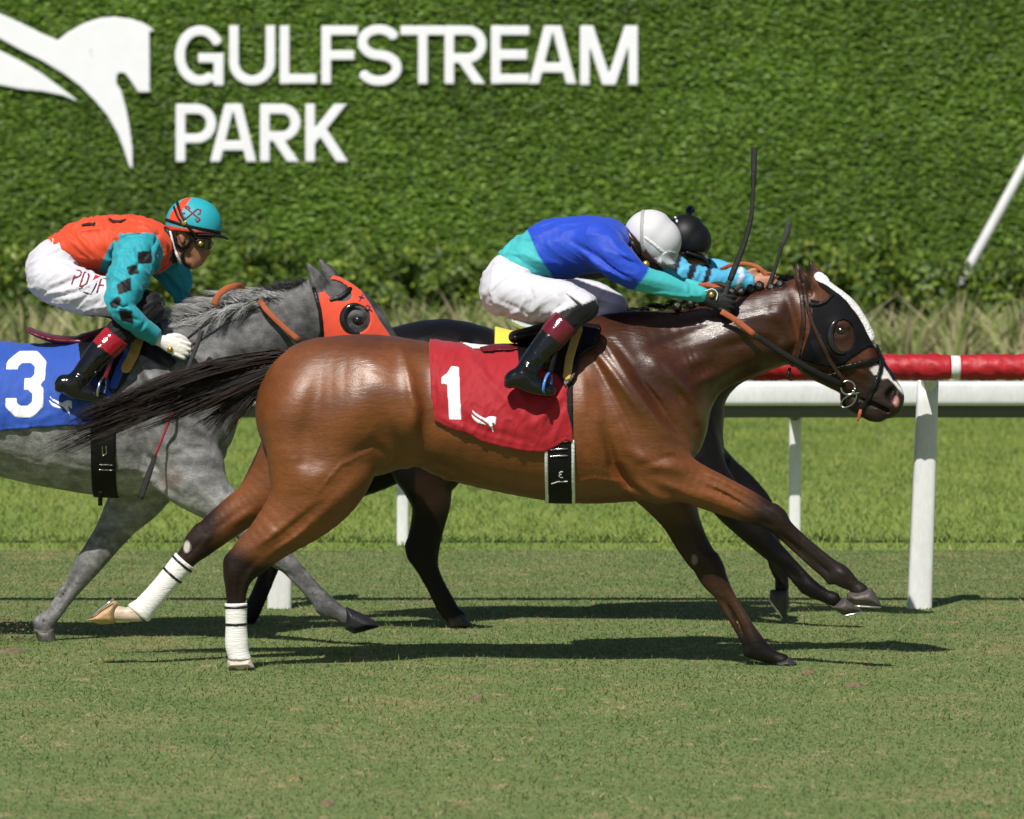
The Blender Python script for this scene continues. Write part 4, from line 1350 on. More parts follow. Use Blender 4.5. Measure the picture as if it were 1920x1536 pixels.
NF3 = [(300, 790, 98, -.10, .12), (345, 870, 72, -.125, .105), (388, 925, 46, -.125, .085), (440, 965, 33, -.12, .06), (500, 1022, 27, -.115, .047), (528, 1048, 22, -.11, .040), (560, 1072, 13, -.11, .027),
       (592, 1107, 12, -.11, .025), (610, 1134, 20, -.11, .033), (636, 1150, 15, -.11, .028), (652, 1158, 16, -.11, .032)]
FF3 = [(290, 830, 90, .10, .12), (262, 920, 56, .12, .10), (232, 965, 40, .12, .075), (205, 1005, 31, .12, .055), (172, 1050, 26, .12, .047), (152, 1078, 22, .12, .042), (131, 1114, 13, .12, .027),
       (108, 1146, 12, .12, .025), (84, 1168, 19, .12, .033), (84, 1182, 16, .12, .03), (88, 1192, 16, .12, .03)]
NH3 = [(x - 70, y, r, w, l) for x, y, r, w, l in X3(NH1)]
FH3 = X3(FH1)
for L in (NF3, FF3, NH3, FH3):
    H3.add(L, k=0.03)
H3.add([(602, 1142, 10, -.11, .022), (612, 1152, 6, -.11, .014)], k=0.012)
H3.add([(70, 1166, 10, .12, .02)] * 2, k=0.012)
tendon(H3, [(530, 1062, 8), (549, 1081, 8), (580, 1115, 7.5), (602, 1143, 8)], -.11)
tendon(H3, [(140, 1082, 8), (119, 1109, 8), (97, 1141, 7.5), (72, 1165, 8)], .12)
H3.add([(182, 1052, 10, .12, .034), (168, 1070, 9, .12, .03)], k=.012)
for pts, sg_, amp in H1.relief:
    q = []
    keep = True
    for (x, y) in pts:
        if x > 1450 or (y > 900 and x > 1200):
            keep = False
        q.append(((x - 1328) * .944 + 443, y * .944 + 31))
    if keep and max(p[0] for p in pts) < 1330:
        H3.relief.append((q, sg_ * .944, amp))
R3 = H3.relief
R3 += [([(330, 860), (360, 900), (400, 930)], 16, .010), ([(300, 760), (340, 830), (400, 880)], 12, -.010), ([(360, 780), (400, 840), (425, 880)], 14, .010), ([(230, 700), (290, 770), (330, 830)], 16, .012), ([(380, 640), (450, 610), (520, 600)], 10, -.007), ([(470, 700), (540, 668)], 9, .008), ([(395, 920), (440, 958), (490, 1010)], 5, -.008), ([(190, 1000), (160, 1050)], 6, -.007), ([(140, 1080), (105, 1130), (85, 1160)], 4.5, -.008), ([(560, 1072), (600, 1118)], 4.5, -.008), ([(250, 850), (300, 900), (345, 938)], 9, -.016), ([(330, 700), (420, 660), (520, 640)], 18, .008), ([(430, 730), (520, 690), (590, 665)], 11, -.012),
       ([(560, 560), (590, 640), (580, 680)], 9, -.010), ([(380, 905), (450, 965)], 6, .006), ([(370, 930), (430, 985)], 5, -.006), ([(150, 1060), (110, 1130)], 5, -.005), ([(560, 1065), (600, 1110)], 4, -.004)]
rr = np.random.default_rng(9)
for i in range(26):                          # fine skin folds on the belly
    x = rr.uniform(-10, 170); y = rr.uniform(820, 905); L = rr.uniform(20, 60)
    R3.append(([(x, y), (x + L * .6, y + L * .10), (x + L, y + L * .22)], 2.2, -.0028))
for i in range(12):
    x = 225 + 9 * i % 60; y = 815 + 9 * i
    R3.append(([(x, y), (x + 20, y + 3), (x + 36, y + 2)], 2.2, -.0026))
h3 = empty("horse", ((180 - 960) * D3 / FPX, D3, 0), "dappled grey racehorse in an orange hood galloping at the left behind the brown horse", "horse", "racehorses at full gallop")
def grey_col(px, py, w, v):
    n = vnoise(v, 11, 13); d = 0.6 * vnoise(v, 95, 14, 2) + .5 * vnoise(v, 35, 15, 2)
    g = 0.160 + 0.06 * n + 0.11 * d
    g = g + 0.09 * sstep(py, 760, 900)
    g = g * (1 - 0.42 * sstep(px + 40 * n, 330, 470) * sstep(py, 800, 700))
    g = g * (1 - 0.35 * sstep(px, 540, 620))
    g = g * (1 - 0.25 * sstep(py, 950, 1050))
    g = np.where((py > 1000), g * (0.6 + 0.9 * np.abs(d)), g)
    c = np.stack([g * 1.0, g * 0.985, g * 1.0], 1)
    c = mixc(c, np.array((0.26, 0.19, 0.18)), sstep(np.hypot((px - 325) / 26, (py - 895) / 26), 1.2, .5) * .6)
    c = mixc(c, np.array((0.05, 0.048, 0.05)), sstep(py + 8 * n, 1165, 1195) * .7)
    nz = XH3([(1655, 740, 1, 0, 0)])[0]
    c = mixc(c, np.array((0.04, 0.038, 0.04)), sstep(np.hypot(px - nz[0], py - nz[1]), 75, 35) * .8)
    return np.clip(c, .01, 1)
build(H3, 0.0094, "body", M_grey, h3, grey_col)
hoof(h3, [(648, 1137), (680, 1151), (706, 1166), (712, 1176), (664, 1189), (646, 1180)], D3, -.11, .055, (0.012, 0.012, 0.014), name="hoof")
hoof(h3, [(62, 1178), (101, 1178), (106, 1206), (100, 1210), (76, 1210)], D3, .12, .05, (0.09, 0.085, 0.08))
for L, w in ((NH3, -.125), (FH3, .12)):
    x, y = L[-1][0], L[-1][1]
    hoof(h3, [(x - 22, y - 8), (x + 16, y - 12), (x + 26, y + 12), (x - 24, y + 13)], D3, w, .05, (0.1, 0.09, 0.085))
ex, ey, _, _, _ = XH3([(1576, 620, 1, 0, 0)])[0]
eyeball(h3, ex, ey, D3, -.097, .022); eyeball(h3, ex, ey, D3, .097, .022)
tx, ty = X3([(545, 670, 1, 0, 0)])[0][:2]
tail(h3, ((tx + 6, ty - 4), (tx - 30, ty + 50)), D3, 160, [(tx - 130, ty), (tx - 120, ty + 40), (tx - 70, ty + 80)], [(tx - 350, ty + 90), (tx - 360, ty + 140), (tx - 200, ty + 160)], 22,
     hair=M_hair_grey, tones=((0.25, 0.25, 0.25), (0.12, 0.12, 0.12), (0.4, 0.4, 0.39)))
GT = ((0.56, 0.56, 0.56), (0.44, 0.44, 0.44), (0.72, 0.72, 0.71), (0.30, 0.30, 0.30))
hairs(h3, "mane", [(300, 618), (350, 592), (410, 572), (470, 560), (520, 556)], D3, 2200, 50, 41, M_hair_grey, GT, (-.9, -.05), w0=-.02, wsp=.035, r0=.0011)
hairs(h3, "mane", [(500, 556), (545, 540), (580, 534)], D3, 420, 30, 42, M_hair_grey, ((0.02, 0.02, 0.022), (0.05, 0.05, 0.05)), (-.8, -.25), w0=-.01, wsp=.02)
hairs(h3, "mane", [(300, 632), (350, 606), (420, 584), (480, 570)], D3, 700, 50, 43, M_hair_grey, GT, (-.75, .55), w0=-.09, wsp=.02, r0=.0011)

# ---------------------------------------------------------------- black horse behind
H2 = Field(D2)
H2.add([(735, 738, 120, 0, .265), (830, 716, 118, 0, .285), (920, 735, 114, 0, .285), (1010, 752, 118, 0, .29), (1110, 752, 140, 0, .285), (1205, 746, 150, 0, .245)], k=.04)
def X2(n):
    return [((x - 1590) * .90 + 1578, (y - 655) * .90 + 660, r * .90, w, l) for x, y, r, w, l in n]
H2.add(X2([(1110, 720, 110, 0, .17)] + NECK[1:]), k=.09)
H2.add(X2(HEAD), k=.035).add(X2(NOSE), k=.02).add(X2(LIP), k=.012)
NH2 = [(800, 780, 105, -.125, .135), (803, 850, 80, -.13, .12), (800, 895, 52, -.135, .095), (808, 945, 37, -.135, .07), (801, 988, 32, -.13, .054), (793, 1030, 31, -.128, .045), (802, 1066, 21, -.125, .036),
       (818, 1100, 18, -.125, .03), (832, 1127, 19, -.125, .032), (846, 1150, 18, -.125, .032), (858, 1160, 17, -.125, .032)]
FH2 = [(760, 800, 90, .11, .13), (700, 860, 62, .12, .11), (640, 908, 38, .12, .08), (585, 960, 32, .12, .055), (545, 1000, 27, .12, .045), (512, 1050, 19, .12, .034), (492, 1102, 16, .12, .029), (470, 1150, 17, .12, .032), (458, 1168, 15, .12, .03)]
NFB = [(1220, 800, 90, -.10, .12), (1275, 850, 72, -.125, .105), (1330, 900, 42, -.125, .08), (1382, 962, 32, -.12, .055), (1428, 1012, 24, -.115, .045), (1455, 1038, 20, -.11, .036), (1494, 1068, 11, -.11, .025), (1518, 1101, 17, -.11, .032), (1546, 1117, 13, -.11, .027), (1562, 1124, 15, -.11, .03)]
FFB = [(1230, 800, 85, .10, .12), (1285, 850, 65, .12, .10), (1345, 885, 40, .12, .08), (1390, 918, 33, .12, .055), (1425, 950, 25, .12, .046), (1437, 985, 20, .12, .038), (1450, 1030, 15.5, .12, .029), (1460, 1062, 17.5, .12, .032), (1466, 1086, 12.5, .12, .027), (1466, 1100, 14, .12, .03)]
for L in (NH2, FH2, NFB, FFB):
    H2.add(L, k=.03)
H2.add([(768, 1024, 9, -.13, .022), (772, 1044, 8, -.13, .02)], k=.02)
H2.add([(1290, 800, 66, 0, .2), (1300, 840, 58, 0, .17)], k=.05)
tendon(H2, [(1446, 1042, 7), (1466, 1062, 6.5), (1486, 1084, 6), (1507, 1108, 7)], -.11)
tendon(H2, [(1428, 990, 7), (1437, 1030, 6), (1450, 1062, 7)], .12)
H2.relief += [([(800, 640), (840, 700)], 24, .010), ([(880, 625), (900, 680)], 12, -.008), ([(800, 920), (796, 1000)], 6, -.006), ([(810, 1075), (840, 1140)], 4, -.004), ([(1335, 790), (1345, 850)], 8, .008), ([(1470, 1050), (1510, 1090)], 4, -.004)]
h2 = empty("horse", ((1000 - 960) * D2 / FPX, D2, 0), "near-black racehorse half hidden directly behind the brown horse", "horse", "racehorses at full gallop")
def black_col(px, py, w, v):
    n = vnoise(v, 7, 23)
    c = np.tile(np.array((0.0052, 0.0040, 0.0040)), (len(px), 1)) * (1 + .3 * n)[:, None]
    c = mixc(c, np.array((0.030, 0.014, 0.008)), sstep(py, 870, 900) * sstep(py, 980, 940) * (px < 900) * (px > 780) * .8)
    return c
build(H2, 0.0122, "body", M_black, h2, black_col)
hoof(h2, [(838, 1156), (866, 1148), (886, 1172), (876, 1178), (842, 1178)], D2, -.125, .05, HB)
hoof(h2, [(442, 1172), (464, 1170), (462, 1186), (440, 1186)], D2, .12, .05, HB)
hoof(h2, [(1536, 1120), (1562, 1136), (1583, 1119), (1604, 1132), (1617, 1146), (1580, 1153), (1560, 1140)], D2, -.11, .052, (0.06, 0.05, 0.045), shoe=[(1580, 1154), (1616, 1147)])
hoof(h2, [(1444, 1106), (1478, 1104), (1480, 1130), (1476, 1154), (1468, 1160), (1456, 1142), (1443, 1122)], D2, .12, .05, (0.05, 0.045, 0.04), shoe=[(1442, 1124), (1468, 1160)])
tail(h2, ((640, 690), (625, 730)), D2, 200, [(600, 700), (600, 740)], [(560, 740), (570, 800)], 24)
hairs(h2, "mane", [(1330, 562), (1400, 545), (1450, 532), (1490, 525)], D2, 450, 22, 44, M_hair_dark, ((0.008, 0.008, 0.008), (0.018, 0.016, 0.015)), (-.7, -.5), wsp=.03)
hairs(h2, "mane", [(1180, 590), (1250, 575), (1330, 560)], D2, 350, 30, 45, M_hair_dark, ((0.008, 0.008, 0.008), (0.018, 0.016, 0.015)), (-.9, .1), wsp=.03)

# ================================================================ TACK
def cloth_mat(name, c, rough=0.6, bump=0.25, sheen=0.2):
    return material(name, c, rough=rough, spec=0.3, var=0.06, vscale=14, bump=bump, bscale=420, sheen=sheen)
M_red = cloth_mat("red_cloth", (0.36, 0.007, 0.016))
M_blue = cloth_mat("blue_cloth", (0.020, 0.080, 0.42))
M_yellow = cloth_mat("yellow_cloth", (0.78, 0.66, 0.07))
M_print = cloth_mat("white_print", (0.78, 0.79, 0.84), bump=0.1)
M_leather_b = material("black_leather", (0.005, 0.0045, 0.0045), rough=0.36, spec=0.35, bump=0.2, bscale=200)
M_leather_d = material("brown_leather", (0.035, 0.014, 0.010), rough=0.4, spec=0.5, bump=0.15, bscale=200)
M_maroon = material("maroon_leather", (0.13, 0.008, 0.016), rough=0.32, spec=0.5, bump=0.1, bscale=120)
M_rein = material("orange_rein_rubber", (0.40, 0.105, 0.040), rough=0.6, spec=0.3, bump=0.5, bscale=260)
M_reinb = material("black_rein_web", (0.007, 0.007, 0.007), rough=0.6, spec=0.25, bump=0.4, bscale=260)
M_hoodb = material("black_hood_cloth", (0.0055, 0.0055, 0.0075), rough=0.7, spec=0.15, bump=0.25, bscale=300)
M_hoodo = cloth_mat("orange_hood_cloth", (0.72, 0.075, 0.030), rough=0.65, bump=0.2)
M_cup = material("black_plastic", (0.010, 0.010, 0.011), rough=0.15, spec=0.6, coat=0.4)
M_steel = material("steel", (0.55, 0.55, 0.55), rough=0.22, metal=1.0)
M_elastic = material("black_elastic", (0.005, 0.005, 0.005), rough=0.6, spec=0.25, bump=0.4, bscale=160, stretch=(1, 1, 3))
M_foam = material("yellow_foam", (0.55, 0.33, 0.08), rough=0.8, var=0.1, vscale=20)
M_felt = material("white_felt", (0.74, 0.74, 0.72), rough=0.9, bump=0.2, bscale=90)
M_stir = material("blue_stirrup", (0.06, 0.22, 0.62), rough=0.25, spec=0.6)
M_fleece = material("white_fleece", (0.78, 0.77, 0.78), rough=0.95, bump=0.8, bscale=120)

def rip_lines(lines, hem=None):
    def f(PX, PY):
        R = np.zeros(PX.shape, f32)
        for pts, sg_, amp in lines:
            R += f32(amp) * ridge(PX, PY, pts, sg_)
        p3 = np.stack([PX.ravel() * .011, 0 * PX.ravel(), PY.ravel() * .006 + PX.ravel() * .004], 1)
        n = vnoise(p3, 15, 61, 2)
        R += (0.0040 * np.clip(1 - 2.2 * np.abs(n), 0, 1) ** 1.5).reshape(PX.shape).astype(f32)
        if hem is not None:
            d = poly_sdf(PX, PY, hem)
            R -= f32(.0022) * np.exp(-((d + 6.5) / 1.8) ** 2) - f32(.0015) * (d > -6.5)
        return R
    return f

def emblem_small(x0, y0, k, rot=0.0):
    c, s = math.cos(rot), math.sin(rot)
    P = []
    for E in (EMBLEM_A, EMBLEM_B):
        P.append([(x0 + (a * c - b * s) * k, y0 + (a * s + b * c) * k) for a, b in [(p + 300, q + 150) for p, q in E]])
    return P

# saddle cloth of the brown horse
CL1 = [(803, 632), (862, 630), (960, 628), (1070, 590), (1098, 586), (1082, 640), (1070, 690), (1063, 740), (1064, 770), (1072, 800), (1075, 830), (1060, 826), (1022, 848), (985, 846), (943, 838), (905, 828), (876, 812), (850, 806), (815, 790), (808, 740), (806, 690)]
rip1 = rip_lines([([(815, 660), (870, 655), (900, 690), (960, 760), (1010, 800)], 10, .010), ([(830, 720), (860, 760), (930, 805)], 9, .007), ([(900, 670), (930, 720)], 6, -.006), ([(995, 800), (1040, 760), (1062, 720)], 8, .014), ([(1012, 826), (1050, 790)], 6, -.003),
                  ([(1035, 830), (1060, 760)], 6, .010), ([(880, 800), (950, 815), (1010, 835)], 7, -.006), ([(818, 780), (860, 798), (900, 812)], 8, .012), ([(870, 650), (890, 665)], 5, .008), ([(960, 700), (990, 770)], 9, .008), ([(820, 690), (826, 770)], 6, .004)], CL1)
c1 = empty("saddle_cloth", pw(940, 740, D1 - .3), "red saddle cloth with a white number 1 on the brown horse", "saddle cloth", "numbered saddle cloths")
shell(H1, lambda PX, PY: poly_sdf(PX, PY, CL1), pbox(CL1), 0.0065, "cloth", M_red, c1, off=0.014, w=(-.42, .42), dref=-.26, ripple=rip1)
ONE = [(846, 687), (861, 689), (863, 740), (866, 788), (842, 787), (838, 722), (827, 722), (827, 708), (838, 700)]
shell(H1, lambda PX, PY: poly_sdf(PX, PY, ONE), pbox(ONE), 0.004, "number", M_print, c1, off=0.0165, w=(-.42, 0), dref=-.29, ripple=rip1)
for P in emblem_small(884, 767, .047, .05):
    shell(H1, lambda PX, PY: poly_sdf(PX, PY, P), pbox(P), 0.0032, "emblem", M_print, c1, off=0.0165, w=(-.42, 0), dref=-.29, ripple=rip1)

# saddle of the brown horse
def saddle(F, D, X, name_label, pad_mats, stir_mat, w_st, foot, girth, girth_box, group="racing saddles"):
    pass
s1 = empty("saddle", pw(1000, 640, D1), "tiny racing saddle with maroon and white edge under the jockey in blue", "saddle", "racing saddles")
FLAP = [(968, 638), (1005, 618), (1078, 604), (1128, 610), (1116, 650), (1088, 668), (1080, 706), (1060, 728), (1044, 700), (1000, 690), (974, 692)]
shell(H1, lambda PX, PY: poly_sdf(PX, PY, FLAP), pbox(FLAP), 0.006, "flap", M_leather_b, s1, off=0.026, w=(-.42, .42), dref=-.24)
PADW = [(858, 640), (880, 634), (972, 634), (980, 640), (960, 652), (930, 650), (900, 655), (884, 654)]
shell(H1, lambda PX, PY: poly_sdf(PX, PY, PADW), pbox(PADW), 0.005, "felt_pad", M_felt, s1, off=0.022, w=(-.42, .42), dref=-.1)
PADM = [(898, 652), (930, 646), (970, 646), (972, 656), (905, 660)]
shell(H1, lambda PX, PY: poly_sdf(PX, PY, PADM), pbox(PADM), 0.004, "skirt", M_maroon, s1, off=0.027, w=(-.42, .42), dref=-.18)
YF = [(1086, 618), (1078, 640), (1068, 672), (1063, 705)]
for wr in ((-.42, 0), (0, .42)):
    shell(H1, strap(YF, 8), pbox(YF, 16), 0.005, "foam_edge", M_foam, s1, off=0.033, w=wr, dref=-.26)
sf = Field(D1)
sf.add([(965, 632, 12, 0, .13), (1010, 622, 14, 0, .12), (1060, 606, 15, 0, .09), (1080, 596, 14, 0, .07)], k=.02)
build(sf, .0085, "seat", M_leather_b, s1)
GP = [(1021, 700), (1073, 700), (1076, 948), (1024, 948)]
gir = shell(H1, lambda PX, PY: poly_sdf(PX, PY, GP), pbox(GP), 0.0055, "girth", M_elastic, s1, off=0.010, w=(-.42, .42), dref=-.2)
for x in (1023.5, 1073.5):
    ln = [(x, 842 if x < 1050 else 826), (x + 1, 880), (x + 2.5, 946)]
    shell(H1, strap(ln, 3.2), pbox(ln, 8), 0.004, "girth_edge", M_felt, gir, off=0.0135, w=(-.42, .42), dref=-.2)
for y in (829, 843, 856):
    ln = [(1032, y), (1064, y - 2)]
    shell(H1, strap(ln, 1.6), pbox(ln, 8), 0.003, "girth_buckle", M_steel, gir, off=0.014, w=(-.42, -.1), dref=-.28)
T3s = [[(1056, 885), (1051, 885), (1049, 888), (1051, 890), (1054, 890)], [(1051, 890), (1048, 893), (1051, 896), (1056, 896)]]
shell(H1, lambda PX, PY: strokes(PX, PY, T3s, 1.0), (1042, 878, 1062, 903), 0.0022, "girth_mark", M_print, gir, off=0.0125, w=(-.42, -.1), dref=-.25)
ln = [(1034, 908), (1046, 904), (1064, 903)]
shell(H1, strap(ln, 1.2), pbox(ln, 6), 0.0025, "girth_mark", M_print, gir, off=0.0125, w=(-.42, -.1), dref=-.23)

def stirrup(parent, cx, cy, D, mat, tilt=0.3, s=1.0):
    P = []
    for t in np.linspace(0, 2 * math.pi, 25):
        u = 20 * s * math.sin(t); v = -24 * s * math.cos(t)
        if v > 8 * s: v = 8 * s + (v - 8 * s) * .25
        x = cx + u * .35 * math.cos(tilt) + v * math.sin(-tilt) * .6; y = cy + v
        P.append((x, y, u))
    pts = [pw(x, y, D + 0.0028 * u) for x, y, u in P]
    V, F = tube(pts, 0.006, 8)
    o = mesh_obj("stirrup_iron", V, F, mat, parent)
    return o
for w in (-.37, .37):
    stirrup(s1, 1026, 724, D1 + w, M_stir)
    tube_obj("stirrup_leather", [pw(1052, 625, D1 + w * .92), pw(1040, 665, D1 + w), pw(1031, 702, D1 + w)], .011, M_leather_b, s1, flat=.3)

# hood and bridle of the brown horse
hd1 = empty("blinker_hood", pw(1575, 620, D1 - .1), "black blinker hood with white fleece strip on the brown horse's head", "blinkers", "blinker hoods")
HP = [(1532, 520), (1545, 520), (1562, 538), (1590, 566), (1612, 598), (1630, 630), (1640, 650), (1628, 652), (1593, 674), (1581, 684), (1560, 690), (1530, 684), (1500, 674), (1512, 640), (1522, 600), (1524, 570), (1516, 560), (1540, 566), (1560, 556), (1548, 545), (1536, 536)]
def hood_reg(PX, PY):
    d = poly_sdf(PX, PY, HP)
    e = (np.hypot((PX - 1581) / 21, (PY - 629) / 29) - 1) * 22
    return np.maximum(d, -e)
shell(H1, hood_reg, pbox(HP), 0.0045, "hood", M_hoodb, hd1, off=0.006, w=(-.16, .16), dref=-.09)
FL = [(1537, 520), (1560, 536), (1582, 556), (1602, 580), (1618, 606), (1630, 630)]
shell(H1, strap(FL, 10), pbox(FL, 16), 0.0045, "fleece_strip", M_fleece, hd1, off=0.012, w=(-.05, .05), dref=0)
for sgn in (-1, 1):
    pts = [pw(1581 + 25 * math.cos(a), 629 + 33 * math.sin(a), D1 + sgn * (.105 + .012 * max(0, -math.cos(a)))) for a in np.linspace(math.radians(80), math.radians(260), 15)]
    V, F = tube(pts, [0.004 + 0.011 * math.sin(math.pi * i / 14) for i in range(15)], 8)
    mesh_obj("blinker_cup", V, F, M_cup, hd1)
b1 = empty("bridle", pw(1590, 700, D1 - .08), "dark leather bridle with figure-eight noseband and orange rein on the brown horse", "bridle", "racing bridles")
for nm, ln, hw, mt, off in (("throat_lash", [(1497, 528), (1503, 560), (1506, 600), (1501, 640), (1494, 672), (1485, 692)], 4.2, M_leather_d, .0085),
                            ("cheek_piece", [(1506, 535), (1512, 570), (1522, 606), (1540, 645), (1556, 678), (1572, 700), (1582, 716)], 4.2, M_leather_d, .012),
                            ("noseband", [(1570, 692), (1600, 685), (1632, 677), (1660, 672)], 4.5, M_leather_b, .011),
                            ("noseband", [(1654, 676), (1652, 695), (1640, 725), (1626, 752), (1612, 775)], 4.3, M_leather_b, .011),
                            ("noseband", [(1648, 650), (1655, 668), (1668, 690), (1678, 708)], 4.6, M_leather_b, .009),
                            ("chin_strap", [(1575, 700), (1555, 706), (1530, 700), (1508, 694)], 4.0, M_leather_b, .010),
                            ("brow_band", [(1510, 568), (1530, 572), (1548, 566), (1562, 552)], 3.2, M_leather_b, .012)):
    shell(H1, strap(ln, hw), pbox(ln, 12), 0.004, nm, mt, b1, off=off, w=(-.17, .17), dref=-.07)
for sgn in (-1, 1):
    V, F = tube([pw(1590 + 13 * math.cos(a), 727 + 13 * math.sin(a), D1 + sgn * .082) for a in np.linspace(0, 2 * math.pi, 25)], .0045, 8)
    mesh_obj("bit_ring", V, F, M_steel, b1)
    P = [pw(1598, 732, D1 + sgn * .084), pw(1606, 742, D1 + sgn * .08), pw(1600, 756, D1 + sgn * .07), pw(1585, 764, D1 + sgn * .06), pw(1576, 760, D1 + sgn * .055), pw(1582, 748, D1 + sgn * .07), pw(1596, 740, D1 + sgn * .08), pw(1612, 736, D1 + sgn * .076)]
    tube_obj("bit_cheek", P, .0032, M_steel, b1)
    tube_obj("rein_grip", [pw(1352, 584, D1 + sgn * .15), pw(1380, 601, D1 + sgn * .152), pw(1415, 628, D1 + sgn * .15)], .0125, M_rein, b1, flat=.22)
    tube_obj("rein", [pw(1413, 626, D1 + sgn * .15), pw(1470, 664, D1 + sgn * .145), pw(1530, 698, D1 + sgn * .13), pw(1582, 723, D1 + sgn * .09)], .0125, M_reinb, b1, flat=.2)
tube_obj("rein_grip", [pw(1310, 536, D1 - .06), pw(1330, 535, D1 - .08), pw(1356, 545, D1 - .1)], .011, M_rein, b1, flat=.3)
tube_obj("strap_end", [pw(1481, 690, D1 - .09), pw(1479, 700, D1 - .095), pw(1477, 708, D1 - .095)], [.006, .008, .010], M_leather_b, b1)
tube_obj("tongue_tie", [pw(1614, 768, D1 - .05), pw(1612, 776, D1 - .055), pw(1608, 790, D1 - .05)], [.006, .008, .004], M_rein, b1, flat=.4)

# ---------------------------------------------------------------- grey horse
CL3 = [(-120, 618), (-40, 612), (60, 606), (180, 606), (262, 590), (272, 622), (252, 665), (232, 700), (218, 735), (212, 790), (150, 797), (75, 801), (0, 808), (-90, 800), (-116, 700)]
rip3 = rip_lines([([(0, 650), (60, 660), (140, 650)], 8, .005), ([(90, 690), (110, 760), (150, 790)], 9, .008), ([(130, 720), (180, 770)], 8, .006), ([(-40, 690), (-20, 780)], 9, .006), ([(60, 790), (120, 770)], 6, .005), ([(205, 690), (195, 770)], 7, .008)], CL3)
c3 = empty("saddle_cloth", pw(70, 720, D3 - .3), "blue saddle cloth with a white number 3 on the grey horse", "saddle cloth", "numbered saddle cloths")
shell(H3, lambda PX, PY: poly_sdf(PX, PY, CL3), pbox(CL3), 0.008, "cloth", M_blue, c3, off=0.014, w=(-.44, .44), dref=-.26, ripple=rip3)
THREE = [[(20, 694), (20, 684), (34, 671), (60, 671), (73, 684), (73, 708), (61, 721), (44, 721)], [(58, 721), (71, 734), (71, 758), (57, 772), (34, 772), (21, 759), (21, 746)]]
shell(H3, lambda PX, PY: strokes(PX, PY, THREE, 11.5), (0, 650, 95, 795), 0.0045, "number", M_print, c3, off=0.0165, w=(-.44, 0), dref=-.30, ripple=rip3)
for P in emblem_small(91, 740, .0445, .0):
    shell(H3, lambda PX, PY: poly_sdf(PX, PY, P), pbox(P), 0.0032, "emblem", M_print, c3, off=0.0165, w=(-.44, 0), dref=-.30, ripple=rip3)
s3 = empty("saddle", pw(180, 640, D3), "racing saddle with maroon seat and yellow foam edge on the grey horse", "saddle", "racing saddles")
FL3 = [(140, 640), (170, 624), (250, 612), (298, 606), (306, 640), (330, 680), (318, 690), (262, 664), (234, 716), (216, 740), (196, 726), (150, 676)]
shell(H3, lambda PX, PY: poly_sdf(PX, PY, FL3), pbox(FL3), 0.006, "flap", M_leather_b, s3, off=0.020, w=(-.44, .44), dref=-.24)
sf = Field(D3)
sf.add([(54, 617, 4, 0, .12), (70, 626, 6, 0, .14), (110, 637, 8, 0, .14), (165, 640, 9, 0, .12)], k=.02)
sf.add([(160, 636, 11, 0, .11), (210, 622, 13, 0, .10), (258, 606, 14, 0, .08)], k=.03)
build(sf, .0075, "seat", M_maroon, s3)
YF3 = [(257, 640), (250, 664), (236, 690)]
for wr in ((-.44, 0), (0, .44)):
    shell(H3, strap(YF3, 10), pbox(YF3, 16), 0.005, "foam_edge", M_foam, s3, off=0.034, w=wr, dref=-.26)
BL3 = [(264, 618), (248, 645), (226, 690), (214, 722)]
shell(H3, strap(BL3, 8), pbox(BL3, 16), 0.005, "blue_binding", M_blue, s3, off=0.030, w=(-.44, .44), dref=-.26)
GP3 = [(176, 720), (222, 720), (216, 938), (170, 936)]
gir = shell(H3, lambda PX, PY: poly_sdf(PX, PY, GP3), pbox(GP3), 0.006, "girth", M_elastic, s3, off=0.012, w=(-.44, .44), dref=-.2)
for ln in ([(192, 838), (192, 856), (200, 850), (199, 838)], [(186, 872), (210, 873)], [(184, 882), (208, 883)]):
    shell(H3, strap(ln, 1.2), pbox(ln, 8), 0.003, "girth_buckle", M_steel, gir, off=0.015, w=(-.44, -.1), dref=-.28)
tube_obj("girth_end", [pw(189, 922, D3 - .20), pw(188, 938, D3 - .17), pw(188, 948, D3 - .16)], .010, M_elastic, gir, flat=.4)
for w in (-.37, .37):
    stirrup(s3, 190, 732, D3 + w, M_steel)
    tube_obj("stirrup_leather", [pw(218, 640, D3 + w * .92), pw(206, 680, D3 + w), pw(196, 712, D3 + w)], .011, M_maroon, s3, flat=.3)
hd3 = empty("blinker_hood", pw(660, 590, D3 - .1), "bright orange blinker hood with black cup on the grey horse's head", "blinkers", "blinker hoods")
HP3 = [(622, 517), (636, 520), (655, 530), (676, 545), (694, 570), (712, 602), (734, 634), (742, 660), (720, 690), (640, 690), (612, 690), (607, 610), (600, 575), (597, 548), (606, 548)]
def hood3(PX, PY):
    d = poly_sdf(PX, PY, HP3)
    c, s = math.cos(.5), math.sin(.5)
    u = (PX - 632) * c + (PY - 545) * s; v = -(PX - 632) * s + (PY - 545) * c
    ear = (np.hypot(u / 29, v / 17) - 1) * 18
    eye = (np.hypot((PX - 671) / 23, (PY - 598) / 26) - 1) * 24
    return np.maximum(np.maximum(d, -ear), -eye)
shell(H3, hood3, pbox(HP3), 0.0045, "hood", M_hoodo, hd3, off=0.007, w=(-.17, .17), dref=-.09)
for sgn in (-1, 1):
    pts = [pw(668 + 25 * math.cos(a), 598 + 27 * math.sin(a), D3 + sgn * .108) for a in np.linspace(math.radians(75), math.radians(285), 19)]
    V, F = tube(pts, [0.004 + 0.014 * math.sin(math.pi * i / 18) for i in range(19)], 8)
    mesh_obj("blinker_cup", V, F, M_cup, hd3)
MK = [[(672, 556), (684, 560)], [(674, 566), (680, 552)], [(688, 572), (694, 576), (690, 582), (685, 578), (688, 572)], [(692, 580), (699, 585)]]
